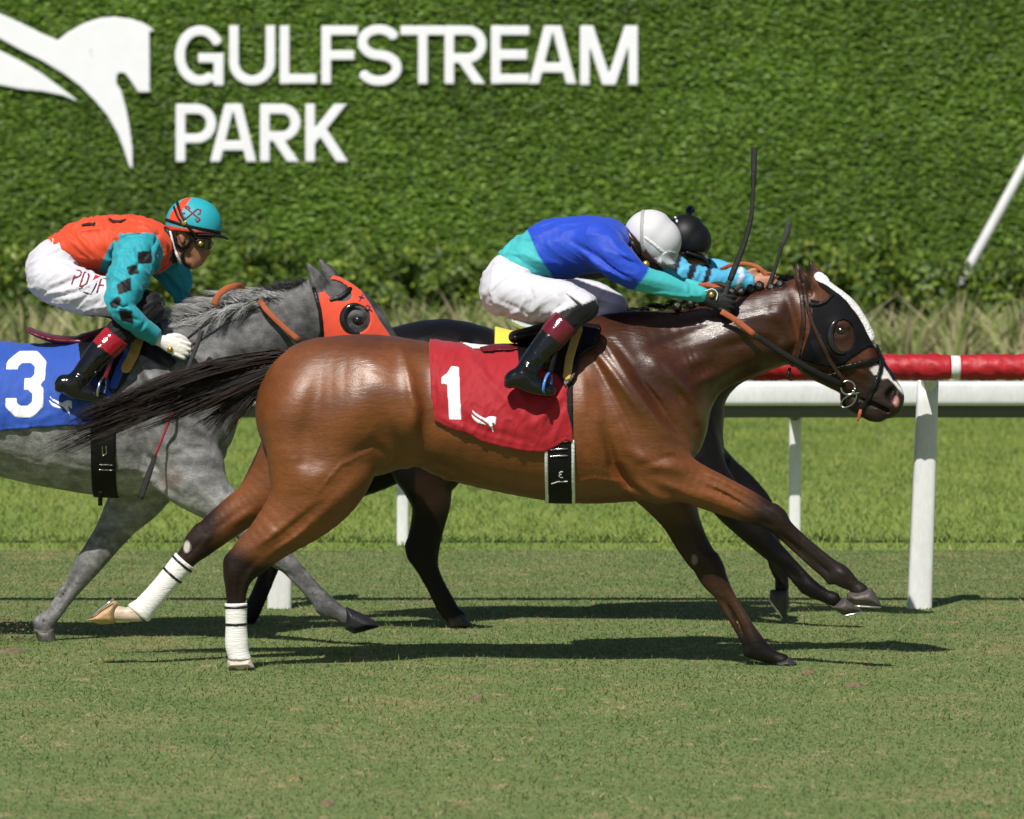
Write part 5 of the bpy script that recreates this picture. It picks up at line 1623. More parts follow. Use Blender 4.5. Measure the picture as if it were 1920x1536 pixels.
shell(H3, lambda PX, PY: strokes(PX, PY, MK, 1.3), (664, 546, 706, 592), 0.0028, "hood_mark", material("navy_print", (0.02, 0.012, 0.05), rough=.6), hd3, off=0.0085, w=(-.17, .0), dref=-.05)
b3 = empty("bridle", pw(600, 620, D3 - .1), "black bridle with orange rein grips on the grey horse", "bridle", "racing bridles")
for nm, ln, hw in (("throat_lash", [(588, 540), (600, 580), (604, 620), (596, 650), (588, 668)], 3.6), ("brow_band", [(622, 562), (640, 556), (656, 542)], 4.4), ("cheek_piece", [(608, 640), (640, 665), (670, 690)], 4)):
    shell(H3, strap(ln, hw), pbox(ln, 12), 0.004, nm, M_leather_b, b3, off=.0105, w=(-.17, .17), dref=-.08)
for sgn in (-1, 1):
    tube_obj("rein_grip", [pw(486, 562, D3 + sgn * .095), pw(500, 582, D3 + sgn * .125), pw(528, 610, D3 + sgn * .135), pw(560, 638, D3 + sgn * .135)], .0125, M_rein, b3, flat=.22)
    tube_obj("rein", [pw(557, 636, D3 + sgn * .135), pw(590, 662, D3 + sgn * .13), pw(650, 690, D3 + sgn * .11), pw(700, 690, D3 + sgn * .09)], .0125, M_reinb, b3, flat=.2)
    tube_obj("rein", [pw(345, 640, D3 + sgn * .19), pw(400, 600, D3 + sgn * .14), pw(486, 562, D3 + sgn * .095)], .006, M_reinb, b3, flat=.4)
tube_obj("rein_grip", [pw(402, 572, D3 - .10), pw(408, 556, D3 - .10), pw(424, 542, D3 - .09), pw(444, 536, D3 - .06), pw(456, 541, D3 - .0)], .014, M_rein, b3, flat=.3)

# ---------------------------------------------------------------- black horse
c2 = empty("saddle_cloth", pw(980, 650, D2 - .2), "yellow saddle cloth barely showing on the black horse", "saddle cloth", "numbered saddle cloths")
CL2 = [(928, 600), (1000, 592), (1120, 590), (1150, 640), (1150, 780), (1090, 800), (935, 790), (926, 700)]
shell(H2, lambda PX, PY: poly_sdf(PX, PY, CL2), pbox(CL2), 0.012, "cloth", M_yellow, c2, off=0.018, w=(-.42, .42), dref=-.2)
s2 = empty("saddle", pw(1020, 620, D2), "pale grey racing saddle on the black horse's yellow cloth", "saddle", "racing saddles")
sf = Field(D2)
sf.add([(962, 602, 5, 0, .12), (985, 612, 9, 0, .13), (1030, 616, 12, 0, .12), (1080, 604, 14, 0, .1)], k=.02)
build(sf, .0085, "seat", material("pale_grey_leather", (0.45, 0.53, 0.52), rough=.45), s2)
for w in (-.36, .36):
    stirrup(s2, 1040, 722, D2 + w, M_steel)
    tube_obj("stirrup_leather", [pw(1060, 630, D2 + w * .9), pw(1044, 700, D2 + w)], .011, M_leather_b, s2, flat=.3)
b2 = empty("bridle", pw(1430, 520, D2), "orange rein of the black horse looping above the plaited mane", "bridle", "racing bridles")
tube_obj("rein_grip", [pw(1352, 506, D2 - .02), pw(1372, 497, D2 - .06), pw(1400, 495, D2 - .1), pw(1424, 503, D2 - .13), pw(1438, 520, D2 - .13)], .0095, M_rein, b2, flat=.35)
for sgn in (-1, 1):
    tube_obj("rein", [pw(1436, 530, D2 + sgn * .12), pw(1500, 620, D2 + sgn * .13), pw(1570, 705, D2 + sgn * .08)], .011, M_reinb, b2, flat=.2)

# ================================================================ JOCKEYS AND WHIPS
M_skin = material("skin", attr=True, rough=0.5, spec=0.4, var=0.08, vscale=60, bump=0.1, bscale=200, subsurf=0.08)
M_silk = material("silk_jersey", attr=True, rough=0.58, spec=0.25, var=0.05, vscale=20, bump=0.2, bscale=50, sheen=0.1)
M_breech = material("breeches_cloth", attr=True, rough=0.65, spec=0.25, var=0.03, vscale=20, bump=0.15, bscale=50, sheen=0.1)
M_boot = material("patent_boot", attr=True, rough=0.14, spec=0.5, bump=0.35, bscale=34, coat=0.25)
M_helmet = material("helmet_cover", attr=True, rough=0.5, spec=0.3, var=0.03, vscale=20, bump=0.05, bscale=40)
M_glove = material("glove_leather", attr=True, rough=0.6, spec=0.35, bump=0.3, bscale=120)
M_strapb = material("strap_black", (0.006, 0.006, 0.006), rough=0.5, spec=0.3)
M_strapg = material("strap_grey", (0.35, 0.35, 0.34), rough=0.6)
M_lens = material("goggle_lens", (0.42, 0.44, 0.46), rough=0.06, spec=0.8, coat=0.6)
M_lensd = material("goggle_dark", (0.02, 0.018, 0.012), rough=0.06, spec=0.8, coat=0.6)
M_gold = material("brass_knob", (0.55, 0.38, 0.08), rough=0.3, metal=0.8)
SKIN = np.array((0.36, 0.165, 0.095))

def half(p, q):
    """signed px distance to the line p->q, negative on its left side (image y down)"""
    (x0, y0), (x1, y1) = p, q
    L = math.hypot(x1 - x0, y1 - y0); nx, ny = -(y1 - y0) / L, (x1 - x0) / L
    return lambda PX, PY: (PX - x0) * nx + (PY - y0) * ny

def outside(poly):
    return lambda PX, PY: -poly_sdf(PX, PY, poly)

def cut(field, *fns):
    def f(a, g):
        PX, PY = field.px(g, 0)
        sc = field.D / FPX
        for fn in fns:
            a = np.maximum(a, (fn(PX, PY) * sc).astype(f32)[:, None, :])
        return a
    return f

def folds(v, freq, amp, direction, seed):
    d = np.array(direction, float); d /= np.linalg.norm(d)
    w = v - (v @ d)[:, None] * d * 0.85
    n = vnoise(w, freq, seed, 2)
    m = vnoise(v, 9, seed + 50, 1)
    return amp * (1.6 * np.clip(1 - 2.0 * np.abs(n), 0, 1) ** 1.5 - 0.35) * np.clip(0.75 + 0.8 * m, 0.1, 1.5)

def garment(field, h, name, mat, parent, col, off, post, fold):
    """cloth over the figure with modelled folds"""
    o = build(field, h, name, mat, parent, col, off=off, post=post, it=2)
    me = o.data
    n = len(me.vertices)
    co = np.empty(n * 3, f32); me.vertices.foreach_get("co", co); co = co.reshape(-1, 3)
    no = np.empty(n * 3, f32); me.vertex_normals.foreach_get("vector", no); no = no.reshape(-1, 3)
    k = np.zeros(n)
    for fr, amp, d, seed in fold:
        k += folds(co.astype(float), fr, amp, d, seed)
    co = co + no * k[:, None].astype(f32)
    me.vertices.foreach_set("co", co.ravel()); me.update()
    return o

def hand_chains(F, x, y, ang, w, sgn, s, k=.004):
    a = (math.cos(ang), math.sin(ang)); c = (math.sin(ang), -math.cos(ang))
    def pt(u, v, b, rp, rl):
        return (x + (a[0] * u + c[0] * v) * s, y + (a[1] * u + c[1] * v) * s, rp * s, w + b * sgn, rl)
    F.add([pt(-.03, 0, 0, .026, .022), pt(.0, 0, 0, .027, .021), pt(.04, 0, 0, .036, .019), pt(.085, 0, 0.002, .038, .017)], k=.012)
    for i in range(4):
        v = (1.5 - i) * .0205; L = (.034, .040, .037, .029)[i]
        F.add([pt(.078, v, -.002, .0094, .0125), pt(.085 + L, v * 1.06, .004, .0090, .0110), pt(.087 + L, v, .030, .0092, .0092), pt(.070 + L * .6, v, .042, .0085, .0085)], k=k)
    F.add([pt(.02, .028, .004, .014, .013), pt(.055, .046, .010, .0125, .0115), pt(.092, .044, .024, .0108, .0105), pt(.112, .030, .036, .0095, .0095)], k=k)

def solid(c):
    return lambda px, py, w, v: np.tile(np.array(c), (len(px), 1))

def make_jockey(D, label, S, group="jockeys"):
    root = empty("person", pw(S['base'][0], S['base'][1], D), label, "person", group)
    s = FPX / D
    # the body, one continuous figure
    B = Field(D)
    for key in ('torso', 'neck', 'skull', 'face', 'arm_n', 'arm_f', 'pelvis', 'thigh_n', 'thigh_f', 'shin_n', 'shin_f', 'foot_n', 'foot_f'):
        if key in S:
            thin = 0.0 if key in ('neck', 'skull', 'face') else .015      # the figure stays inside its clothes
            B.add([(x, y, max(r - thin * s, 3), w, max(l - thin, .008)) for x, y, r, w, l in S[key]], k=.025)
    for nodes in S.get('features', []):
        B.add(nodes, k=.008)
    for w, sgn, key in ((S['arm_n'][-1][3], 1, 'hand_n'), (S['arm_f'][-1][3], -1, 'hand_f')):
        x, y, a = S[key]
        hand_chains(B, x, y, a, w, sgn, s * .97)
    build(B, S.get('fine', .0095), "body", M_skin, root, lambda px, py, w, v: np.tile(SKIN, (len(px), 1)) * S.get('tone', 1) * (1 + .12 * vnoise(v, 40, 5))[:, None], off=-.003)
    J = Field(D)
    for key in ('torso', 'arm_n', 'arm_f'):
        J.add(S[key], k=.035)
    J.relief += [(p, g_, a_ * 1.7) for p, g_, a_ in S.get('jersey_relief', [])]
    ja = garment(J, S.get('weave', .0066), "jersey", M_silk, root, S['jersey_col'], .004, cut(J, *S['jersey_cut']), S['jersey_fold'])
    for nm, P, mt, hw in S.get('jersey_marks', []):
        shell(J, lambda PX, PY: strokes(PX, PY, P, hw), pbox([p for q in P for p in q], 8), .0035, nm, mt, ja, off=.0125, w=(-.3, .3), dref=0)
    L = Field(D)
    L.add(S['pelvis'], k=.03)
    for key in ('thigh_n', 'thigh_f', 'shin_n', 'shin_f'):
        L.add(S[key], k=.03)
    L.relief += [(p, g_, a_ * 1.6) for p, g_, a_ in S.get('breech_relief', [])]
    br = garment(L, S.get('weave', .0066), "breeches", M_breech, root, S['breech_col'], .003, cut(L, *S['breech_cut']), S['breech_fold'])
    for nm, fn, bx, mt in S.get('breech_marks', []):
        shell(L, fn, bx, .0028, nm, mt, br, off=.0055, w=(-.5, 0), dref=-.2)
    for sd in ('n', 'f'):
        K = Field(D)
        K.add(S['shin_' + sd], k=.02).add(S['foot_' + sd], k=.02)
        K.add(S['heel_' + sd], k=.01)
        K.relief += S.get('boot_relief', [])
        bt = build(K, .0062, "boot", M_boot, root, S['boot_col'], off=.009, post=cut(K, S['boot_cut']))
        G = Field(D)
        w = S['arm_' + sd][-1][3]; x, y, a = S['hand_' + sd]
        if S['glove'] is not None:
            hand_chains(G, x, y, a, w, 1 if sd == 'n' else -1, s)
            gl = build(G, .0033, "glove", M_glove, root, S['glove'], off=.0005)
    H = Field(D)
    for nodes in S['helmet']:
        H.add(nodes, k=.02)
    hl = build(H, .0058, "helmet", M_helmet, root, S['helmet_col'], post=cut(H, *S['helmet_cut']))
    if 'peak' in S:
        Pk = Field(D); Pk.add(S['peak'], k=.01)
        build(Pk, .004, "helmet_peak", M_strapb, hl)
    for nm, ln, hw, mt, off in S.get('helmet_straps', []):
        shell(H, strap(ln, hw), pbox(ln, 10), .0032, nm, mt, hl, off=off, w=(-.2, .2), dref=-.08)
    for nm, P, hw, mt in S.get('helmet_marks', []):
        shell(H, lambda PX, PY: strokes(PX, PY, P, hw), pbox([p for q in P for p in q], 6), .0024, nm, mt, hl, off=.003, w=(-.2, 0), dref=-.09)
    for nm, poly, mt, off in S.get('helmet_patches', []):
        shell(H, lambda PX, PY: poly_sdf(PX, PY, poly), pbox(poly), .0035, nm, mt, hl, off=off, w=(-.2, .2), dref=-.08)
    for nm, poly, mt, off in S.get('body_patches', []):
        shell(B, lambda PX, PY: poly_sdf(PX, PY, poly), pbox(poly), .0038, nm, mt, root, off=off, w=(-.2, .2), dref=-.07)
    for nm, ln, hw, mt, off in S.get('body_straps', []):
        for wr in (((-.2, 0), (0, .2)) if nm == 'chin_harness' else ((-.2, .2),)):
            shell(B, strap(ln, hw), pbox(ln, 10), .0032, nm, mt, root, off=off, w=wr, dref=-.07)
    return root, B, J, L, H, hl, br

def mir(nodes, dx=0, dy=0):
    return [(x + dx, y + dy, r, -w, l) for x, y, r, w, l in nodes]

# ---------------------------------------------------------------- jockey in blue on the brown horse
BLUE = np.array((0.016, 0.062, 0.50)); TURQ = np.array((0.055, 0.44, 0.47)); WHITE = np.array((0.60, 0.59, 0.655)); KBLK = np.array((0.006, 0.006, 0.0075)); MAR = np.array((0.12, 0.008, 0.018))
def j1_jersey(px, py, w, v):
    c = np.tile(BLUE, (len(px), 1))
    d = px - np.interp(py, [430, 455, 480, 520], [988, 999, 1010, 1037])
    c = mixc(c, TURQ, sstep(d, 1.5, -1.5))
    e = px - np.interp(py, [500, 510, 537, 545], [1214, 1211, 1191, 1186])
    return mixc(c, TURQ, sstep(e, -1.5, 1.5) * (py > 490))
def j1_breech(px, py, w, v):
    c = np.tile(WHITE, (len(px), 1))
    d = poly_sdf(px, py, [(1058, 546), (1090, 569), (1114, 559), (1130, 570), (1115, 620), (1080, 640), (1040, 590), (1052, 581), (1079, 570)])
    return mixc(c, KBLK, sstep(d, 1, -1.2))
def j1_boot(px, py, w, v):
    d = half((1019, 617), (1057, 646))(px, py)
    return mixc(np.tile(KBLK * .8, (len(px), 1)), MAR, sstep(d, 1, -1))
SH1 = [(1092, 576, 24, -.29, .055), (1066, 599, 24, -.315, .052), (1046, 620, 24, -.335, .052), (1024, 647, 21, -.35, .047), (1000, 677, 18, -.36, .042), (985, 699, 16, -.365, .038)]
FT1 = [(964, 709, 12, -.365, .032), (985, 715, 16, -.365, .035), (1008, 725, 14, -.36, .039), (1030, 733, 8, -.355, .038)]
TH1 = [(946, 546, 44, -.09, .115), (1000, 560, 42, -.19, .09), (1055, 564, 36, -.265, .073), (1094, 577, 24, -.29, .055)]
AN1 = [(1118, 455, 36, -.15, .075), (1156, 490, 33, -.205, .062), (1198, 519, 23, -.21, .05), (1250, 536, 18, -.175, .042), (1316, 555, 12, -.135, .028)]
S1 = dict(base=(1000, 600),
    torso=[(958, 512, 38, 0, .14), (1000, 482, 46, 0, .15), (1050, 466, 55, 0, .165), (1105, 461, 53, 0, .185), (1138, 456, 45, 0, .175)],
    neck=[(1145, 452, 30, 0, .06), (1185, 458, 26, 0, .055)], skull=[(1212, 446, 38, 0, .072), (1222, 460, 38, 0, .072)], face=[(1218, 474, 30, 0, .06), (1226, 497, 17, 0, .042)],
    features=[[(1187, 463, 9, -.072, .012), (1190, 472, 7, -.072, .010)], [(1187, 463, 9, .072, .012), (1190, 472, 7, .072, .010)], [(1245, 497, 6, 0, .012), (1248, 503, 5, 0, .012)]],
    arm_n=AN1, arm_f=[(1122, 455, 34, .15, .075), (1160, 488, 31, .2, .06), (1205, 514, 22, .19, .05), (1255, 530, 17, .13, .04), (1312, 546, 12, .07, .028)],
    hand_n=(1320, 558, .25), hand_f=(1318, 549, .2),
    pelvis=[(944, 530, 39, 0, .165), (958, 516, 42, 0, .155), (972, 508, 38, 0, .15)], thigh_n=TH1, thigh_f=mir(TH1), shin_n=SH1, shin_f=mir(SH1), foot_n=FT1, foot_f=mir(FT1),
    heel_n=[(957, 714, 9, -.365, .028), (954, 719, 6, -.365, .026)], heel_f=mir([(957, 714, 9, -.365, .028), (954, 719, 6, -.365, .026)]),
    jersey_col=j1_jersey, jersey_cut=[half((932, 470), (986, 533)), half((1318, 580), (1324, 540))] ,
    jersey_relief=[([(1070, 452), (1120, 480), (1160, 512), (1190, 530)], 5, -.008), ([(1085, 470), (1130, 505), (1180, 525)], 4, .006), ([(1060, 500), (1090, 515), (1130, 512)], 6, -.006), ([(1140, 440), (1160, 470), (1185, 490)], 5, .006),
                   ([(955, 470), (985, 495), (1030, 505)], 4, -.005), ([(965, 462), (1000, 488), (1040, 495)], 4, .004), ([(1150, 460), (1170, 485), (1200, 500)], 4, -.006), ([(1285, 535), (1290, 560)], 4, .003), ([(1292, 537), (1296, 562)], 2.5, -.004)],
    jersey_fold=[(40, .0075, (.8, 0, -.55), 3), (80, .0045, (.9, 0, -.3), 4)],
    breech_col=j1_breech, breech_cut=[outside([(1038, 590), (1080, 630), (1060, 740), (930, 740), (985, 640), (1004, 613)])],
    breech_relief=[([(930, 490), (920, 540), (930, 580)], 4, .004), ([(985, 518), (1000, 560), (990, 595)], 4, -.004), ([(930, 560), (1000, 590), (1040, 590)], 4, -.004), ([(1030, 530), (1050, 560)], 4, -.003), ([(1060, 560), (1042, 580)], 3, -.005), ([(1075, 565), (1050, 585)], 3, .004), ([(915, 565), (960, 590)], 3, -.003)],
    breech_fold=[(45, .0055, (.8, 0, .55), 6), (85, .0035, (.7, 0, .6), 7)],
    boot_col=j1_boot, boot_cut=half((1082, 620), (1044, 582)), boot_relief=[([(985, 670), (1010, 690)], 3, -.006), ([(980, 680), (1005, 698)], 3, .006), ([(975, 690), (1002, 706)], 3, -.005), ([(1000, 660), (1020, 678)], 3, .004), ([(1019, 617), (1057, 646)], 1.8, -.003)],
    glove=lambda px, py, w, v: np.tile(np.array((0.012, 0.012, 0.012)), (len(px), 1)),
    helmet=[[(1219, 443, 50, 0, .108), (1231, 452, 47, 0, .105)], [(1240, 490, 11, 0, .085), (1260, 499, 6, 0, .07)]],
    helmet_col=solid((0.60, 0.60, 0.63)), helmet_cut=[half((1163, 414), (1240, 506))],
    helmet_straps=[("goggle_band", [(1206, 392), (1203, 425), (1203, 455), (1207, 470)], 3.4, M_strapg, .003), ("goggle_band", [(1210, 446), (1240, 470), (1256, 482)], 3.0, M_felt, .003), ("peak_rim", [(1229, 486), (1240, 500), (1262, 503)], 2.6, M_strapg, .003)],
    helmet_patches=[("goggles", [(1240, 476), (1256, 470), (1270, 474), (1274, 486), (1266, 496), (1250, 498), (1240, 490)], M_lens, .008)],
    body_patches=[("chin_harness", [(1170, 428), (1178, 440), (1190, 452), (1199, 466), (1206, 480), (1240, 500), (1246, 508), (1225, 515), (1200, 500), (1196, 480), (1185, 462), (1176, 448)], M_strapb, .012)])
J1 = make_jockey(D1, "crouching jockey in blue and turquoise silks with white helmet on the brown horse", S1)
o = tube_obj("harness_knob", [pw(1211, 496, D1 - .082), pw(1211, 496, D1 - .095)], [.017, .015], M_gold, J1[0], n=14)
GLV = [[(1319, 546), (1340, 545), (1345, 552), (1343, 562)]]
tube_obj("glove_piping", [pw(1322, 546, D1 - .165), pw(1336, 542, D1 - .165), pw(1345, 550, D1 - .162), pw(1343, 563, D1 - .162)], .0022, M_felt, J1[0])
tube_obj("glove_badge", [pw(1334, 553, D1 - .158), pw(1334, 553, D1 - .164)], [.013, .011], M_gold, J1[0], n=10)

# ---------------------------------------------------------------- jockey in orange and turquoise on the grey horse
ORNG = np.array((0.66, 0.068, 0.022)); TUR3 = np.array((0.022, 0.33, 0.40)); RED3 = np.array((0.30, 0.010, 0.018))
DIAM = [[(268, 471), (291, 470), (292, 493), (269, 494)], [(249, 500), (267, 495), (272, 512), (255, 517)], [(232, 532), (257, 519), (259, 543), (236, 551)], [(218, 566), (236, 553), (243, 561), (233, 577), (222, 574)], [(237, 577), (261, 580), (264, 605), (240, 599)]]
def j3_jersey(px, py, w, v):
    c = np.tile(ORNG, (len(px), 1))
    arm = seg_dist(px, py, [(262, 462), (246, 500), (232, 545), (226, 575), (250, 602), (298, 637)])
    lim = np.interp(py, [420, 440, 470, 520, 600], [24, 34, 40, 46, 50])
    near = (w < -.06) & (arm < lim + 8) & (px + .45 * (py - 440) > 204) & ~((py < 452) & (px < 230)) & (py > 438 + .05 * np.abs(px - 262))
    far = (w > .10) & (px > 285) & (py > 470)
    c = np.where((near | far)[:, None], TUR3, c)
    d = np.full(len(px), 1e9)
    for P in DIAM:
        d = np.minimum(d, poly_sdf(px, py, P))
    return mixc(c, KBLK * 1.2, sstep(d, 1, -1) * (w < -.06))
def j3_breech(px, py, w, v):
    c = np.tile(WHITE, (len(px), 1))
    d = np.maximum(px + .3 * (py - 560) - 246, np.minimum(py - 592, px - 188))
    return mixc(c, KBLK, sstep(d, -1, 1))
def j3_boot(px, py, w, v):
    d = half((181, 631), (219, 660))(px, py)
    return mixc(np.tile(KBLK * .8, (len(px), 1)), RED3, sstep(d, 1, -1))
SH3 = [(276, 580, 27, -.26, .056), (244, 606, 25, -.29, .054), (216, 634, 24, -.33, .052), (190, 660, 22, -.36, .048), (165, 691, 18, -.365, .042), (147, 714, 16, -.37, .038)]
FT3 = [(120, 718, 12, -.37, .032), (140, 727, 17, -.37, .035), (168, 738, 13, -.365, .039), (188, 746, 8, -.36, .038)]
TH3 = [(95, 522, 42, -.09, .115), (150, 546, 40, -.19, .09), (208, 560, 35, -.25, .073), (276, 577, 29, -.26, .058)]
PD = lambda pts, ox, oy: [[(ox + x - .27 * y + .12 * x * 0, oy + y + .12 * x) for x, y in q] for q in pts]
_P = [[(0, 26), (0, 0), (7, 0), (11, 3), (11, 8), (7, 12), (0, 12)]]
_D = [[(0, 0), (0, 26), (5, 26), (11, 20), (11, 7), (6, 0), (0, 0)]]
_F = [[(0, 28), (0, 0), (11, 0)], [(0, 13), (9, 13)]]
M_wine = material("wine_print", (0.20, 0.006, 0.02), rough=.6)
M_redp = material("red_print", (0.55, 0.012, 0.015), rough=.6)
M_blkp = material("black_print", (0.012, 0.012, 0.012), rough=.6)
LOGO = PD(_P, 144, 507) + PD(_D, 160, 510) + PD(_F, 193, 521)
S3 = dict(base=(180, 600), tone=.82, fine=.0072,
    torso=[(118, 470, 30, 0, .135), (160, 461, 45, 0, .15), (210, 461, 53, 0, .165), (255, 464, 54, 0, .185), (284, 464, 44, 0, .175)],
    neck=[(295, 456, 27, 0, .062), (332, 464, 24, 0, .056)], skull=[(350, 434, 40, 0, .074), (362, 436, 38, 0, .074)], face=[(364, 455, 29, 0, .062), (369, 478, 21, 0, .05), (362, 496, 11, 0, .034)],
    features=[[(384, 456, 5, 0, .010), (391, 470, 4.5, 0, .012), (391, 476, 5, 0, .016)], [(379, 486, 5, 0, .022), (382, 484, 3, 0, .02)], [(376, 494, 5, 0, .020), (377, 493, 4, 0, .018)], [(362, 499, 7, 0, .02), (366, 500, 5, 0, .018)],
              [(341, 443, 8, -.074, .010), (342, 453, 6, -.072, .009)], [(341, 443, 8, .074, .010), (342, 453, 6, .072, .009)], [(378, 449, 7, -.03, .03), (378, 449, 7, .03, .03)], [(362, 470, 10, -.046, .012), (366, 474, 8, -.04, .012)],
              [(338, 476, 9, -.03, .03), (352, 492, 8, -.02, .026)]],
    arm_n=[(262, 458, 35, -.17, .075), (248, 498, 38, -.27, .068), (234, 543, 32, -.35, .058), (227, 574, 25, -.385, .05), (252, 602, 20, -.37, .045), (298, 636, 12.5, -.28, .028)],
    arm_f=[(288, 465, 32, .16, .075), (322, 510, 28, .21, .06), (342, 545, 22, .21, .05), (357, 572, 15, .17, .035)],
    hand_n=(304, 640, .38), hand_f=(360, 576, .7),
    pelvis=[(92, 501, 40, 0, .16), (108, 488, 40, 0, .15), (124, 478, 34, 0, .145)], thigh_n=TH3, thigh_f=mir(TH3), shin_n=SH3, shin_f=mir(SH3), foot_n=FT3, foot_f=mir(FT3),
    heel_n=[(113, 722, 9, -.37, .028), (111, 727, 6, -.37, .026)], heel_f=mir([(113, 722, 9, -.37, .028), (111, 727, 6, -.37, .026)]),
    jersey_col=j3_jersey, jersey_cut=[half((88, 445), (150, 520)), half((292, 656), (312, 618)), lambda PX, PY: 0 * PX - 50],
    jersey_relief=[([(134, 490), (170, 500), (205, 510)], 4, -.005), ([(120, 465), (150, 485), (190, 490)], 5, .005), ([(300, 430), (285, 470), (250, 520)], 4, -.006), ([(215, 560), (240, 575), (255, 572)], 4, -.007), ([(222, 580), (250, 582)], 4, .006), ([(240, 590), (275, 600)], 3, -.004),
                   ([(232, 470), (222, 520), (212, 550)], 5, .005), ([(216, 458), (206, 510), (203, 520)], 3, -.010), ([(216, 458), (240, 443), (266, 440), (292, 456)], 2.6, -.005), ([(268, 618), (284, 598)], 2.5, -.005)],
    jersey_fold=[(40, .0075, (.7, 0, -.6), 13), (80, .0045, (.5, 0, -.8), 14)],
    jersey_marks=[("back_letter", [[(206, 410), (214, 414), (228, 415), (240, 411), (243, 406)], [(156, 422), (170, 419), (180, 421), (182, 413)]], M_blkp, 2.0)],
    breech_col=j3_breech, breech_cut=[outside([(196, 607), (242, 645), (230, 760), (90, 760), (130, 660), (172, 614)])],
    breech_relief=[([(70, 520), (110, 500), (130, 505)], 3, -.004), ([(88, 548), (130, 530), (155, 520)], 3, -.006), ([(85, 552), (125, 545), (160, 535)], 3, .005), ([(100, 558), (150, 548), (175, 540)], 3, -.006), ([(120, 562), (160, 556)], 3, .004), ([(150, 574), (165, 558), (178, 548)], 3, -.006), ([(62, 540), (95, 562)], 3, -.003), ([(180, 578), (196, 560)], 3, -.005)],
    breech_fold=[(45, .0060, (.85, 0, .5), 16), (85, .0038, (.8, 0, .55), 17)],
    breech_marks=[("logo_letters", lambda PX, PY: strokes(PX, PY, LOGO, 1.7), (128, 498, 212, 560), M_wine), ("logo_block", lambda PX, PY: poly_sdf(PX, PY, [(180, 515), (191, 519), (186, 529), (176, 526)]), (168, 508, 198, 536), M_redp),
                  ("logo_boot", lambda PX, PY: strokes(PX, PY, [[(176, 527), (170, 538), (152, 541), (160, 547), (174, 552), (178, 545), (185, 530)]], 1.4), (144, 520, 194, 558), M_blkp)],
    boot_col=j3_boot, boot_cut=half((244, 637), (200, 600)), boot_relief=[([(150, 690), (172, 706)], 3, -.005), ([(145, 698), (168, 714)], 3, .005), ([(181, 631), (219, 660)], 1.8, -.003)],
    glove=lambda px, py, w, v: np.where((px > 366)[:, None] & (w < 0)[:, None], SKIN * .9, np.array((0.74, 0.71, 0.66))),
    helmet=[[(360, 420, 50, 0, .108), (366, 422, 50, 0, .108)]],
    helmet_cut=[half((300, 430), (440, 443))],
    peak=[(372, 440, 6, 0, .098), (402, 441, 5, 0, .088), (420, 445, 3, 0, .066), (428, 449, 1.5, 0, .04)],
    helmet_straps=[("goggle_band", [(331, 380), (340, 402), (352, 424), (366, 440)], 3.0, M_strapb, .003), ("goggle_band", [(325, 388), (334, 408), (346, 424)], 2.4, M_strapb, .003), ("goggle_band", [(306, 411), (340, 421), (380, 430), (420, 438)], 3.2, M_strapb, .003)],
    helmet_marks=[("helmet_mark", [[(346, 388), (376, 412)], [(370, 392), (349, 410)], [(346, 388), (352, 387), (356, 391), (353, 395)], [(370, 392), (376, 394), (375, 401), (370, 402)], [(376, 412), (370, 416), (366, 410)], [(349, 410), (343, 407), (342, 400), (348, 400)]], 1.5, M_wine)],
    helmet_patches=[("band_clip", [(340, 416), (350, 413), (352, 421), (343, 424)], M_gold, .006)],
    body_patches=[("collar", [(306, 424), (316, 428), (328, 470), (334, 490), (322, 500), (308, 470)], M_strapb, .014),
                  ("goggles", [(366, 450), (382, 446), (397, 450), (400, 460), (394, 468), (380, 470), (370, 465)], M_lensd, .016)],
    body_straps=[("collar_band", [(318, 436), (326, 468), (336, 491)], 3.4, M_felt, .013), ("chin_harness", [(326, 436), (330, 458), (340, 468), (352, 462), (360, 446)], 3.4, M_strapb, .011), ("chin_harness", [(344, 466), (341, 482), (346, 496), (354, 502)], 3.0, M_strapb, .009), ("goggle_band", [(350, 430), (360, 446), (372, 456)], 4.0, M_strapb, .013)])
def j3_helmet(px, py, w, v):
    c = np.tile(TUR3 * 1.1, (len(px), 1))
    d = np.minimum(poly_sdf(px, py, [(333, 386), (343, 374), (362, 367), (352, 384), (341, 402), (344, 420), (318, 412), (322, 398)]), 422 + (px - 309) * .16 - py)
    return mixc(c, ORNG * 1.05, sstep(d, 1.2, -1.2))
S3['helmet_col'] = j3_helmet
J3 = make_jockey(D3, "jockey in orange and turquoise diamond-sleeved silks holding a whip on the grey horse", S3)
tube_obj("harness_knob", [pw(376, 457, D3 - .072), pw(376, 457, D3 - .082)], [.013, .011], M_gold, J3[0], n=14)
tube_obj("glove_badge", [pw(319, 655, D3 - .295), pw(319, 655, D3 - .303)], [.014, .012], M_gold, J3[0], n=12)

# ---------------------------------------------------------------- jockey in black and light blue behind
LBL = np.array((0.085, 0.42, 0.66)); NAVY = np.array((0.012, 0.013, 0.028))
def j2_jersey(px, py, w, v):
    c = np.tile(NAVY, (len(px), 1))
    u = px + .35 * (py - 520)
    blue = ((u > 1296) & (u < 1316)) | (u > 1326) | ((u > 1262) & (u < 1282))
    c = np.where((blue & (px > 1250))[:, None], LBL, c)
    c = np.where(((u > 1381) & (u < 1390))[:, None], WHITE, c)
    return c
def j2_breech(px, py, w, v):
    d = half((1085, 525), (1175, 558))(px, py)
    return mixc(np.tile(WHITE, (len(px), 1)), NAVY * 1.6, sstep(d, -1, 1) * (px > 1060))
SH2 = [(1150, 578, 24, -.29, .055), (1122, 604, 23, -.315, .052), (1096, 632, 22, -.335, .05), (1070, 664, 20, -.35, .046), (1050, 694, 17, -.36, .04), (1040, 710, 16, -.365, .038)]
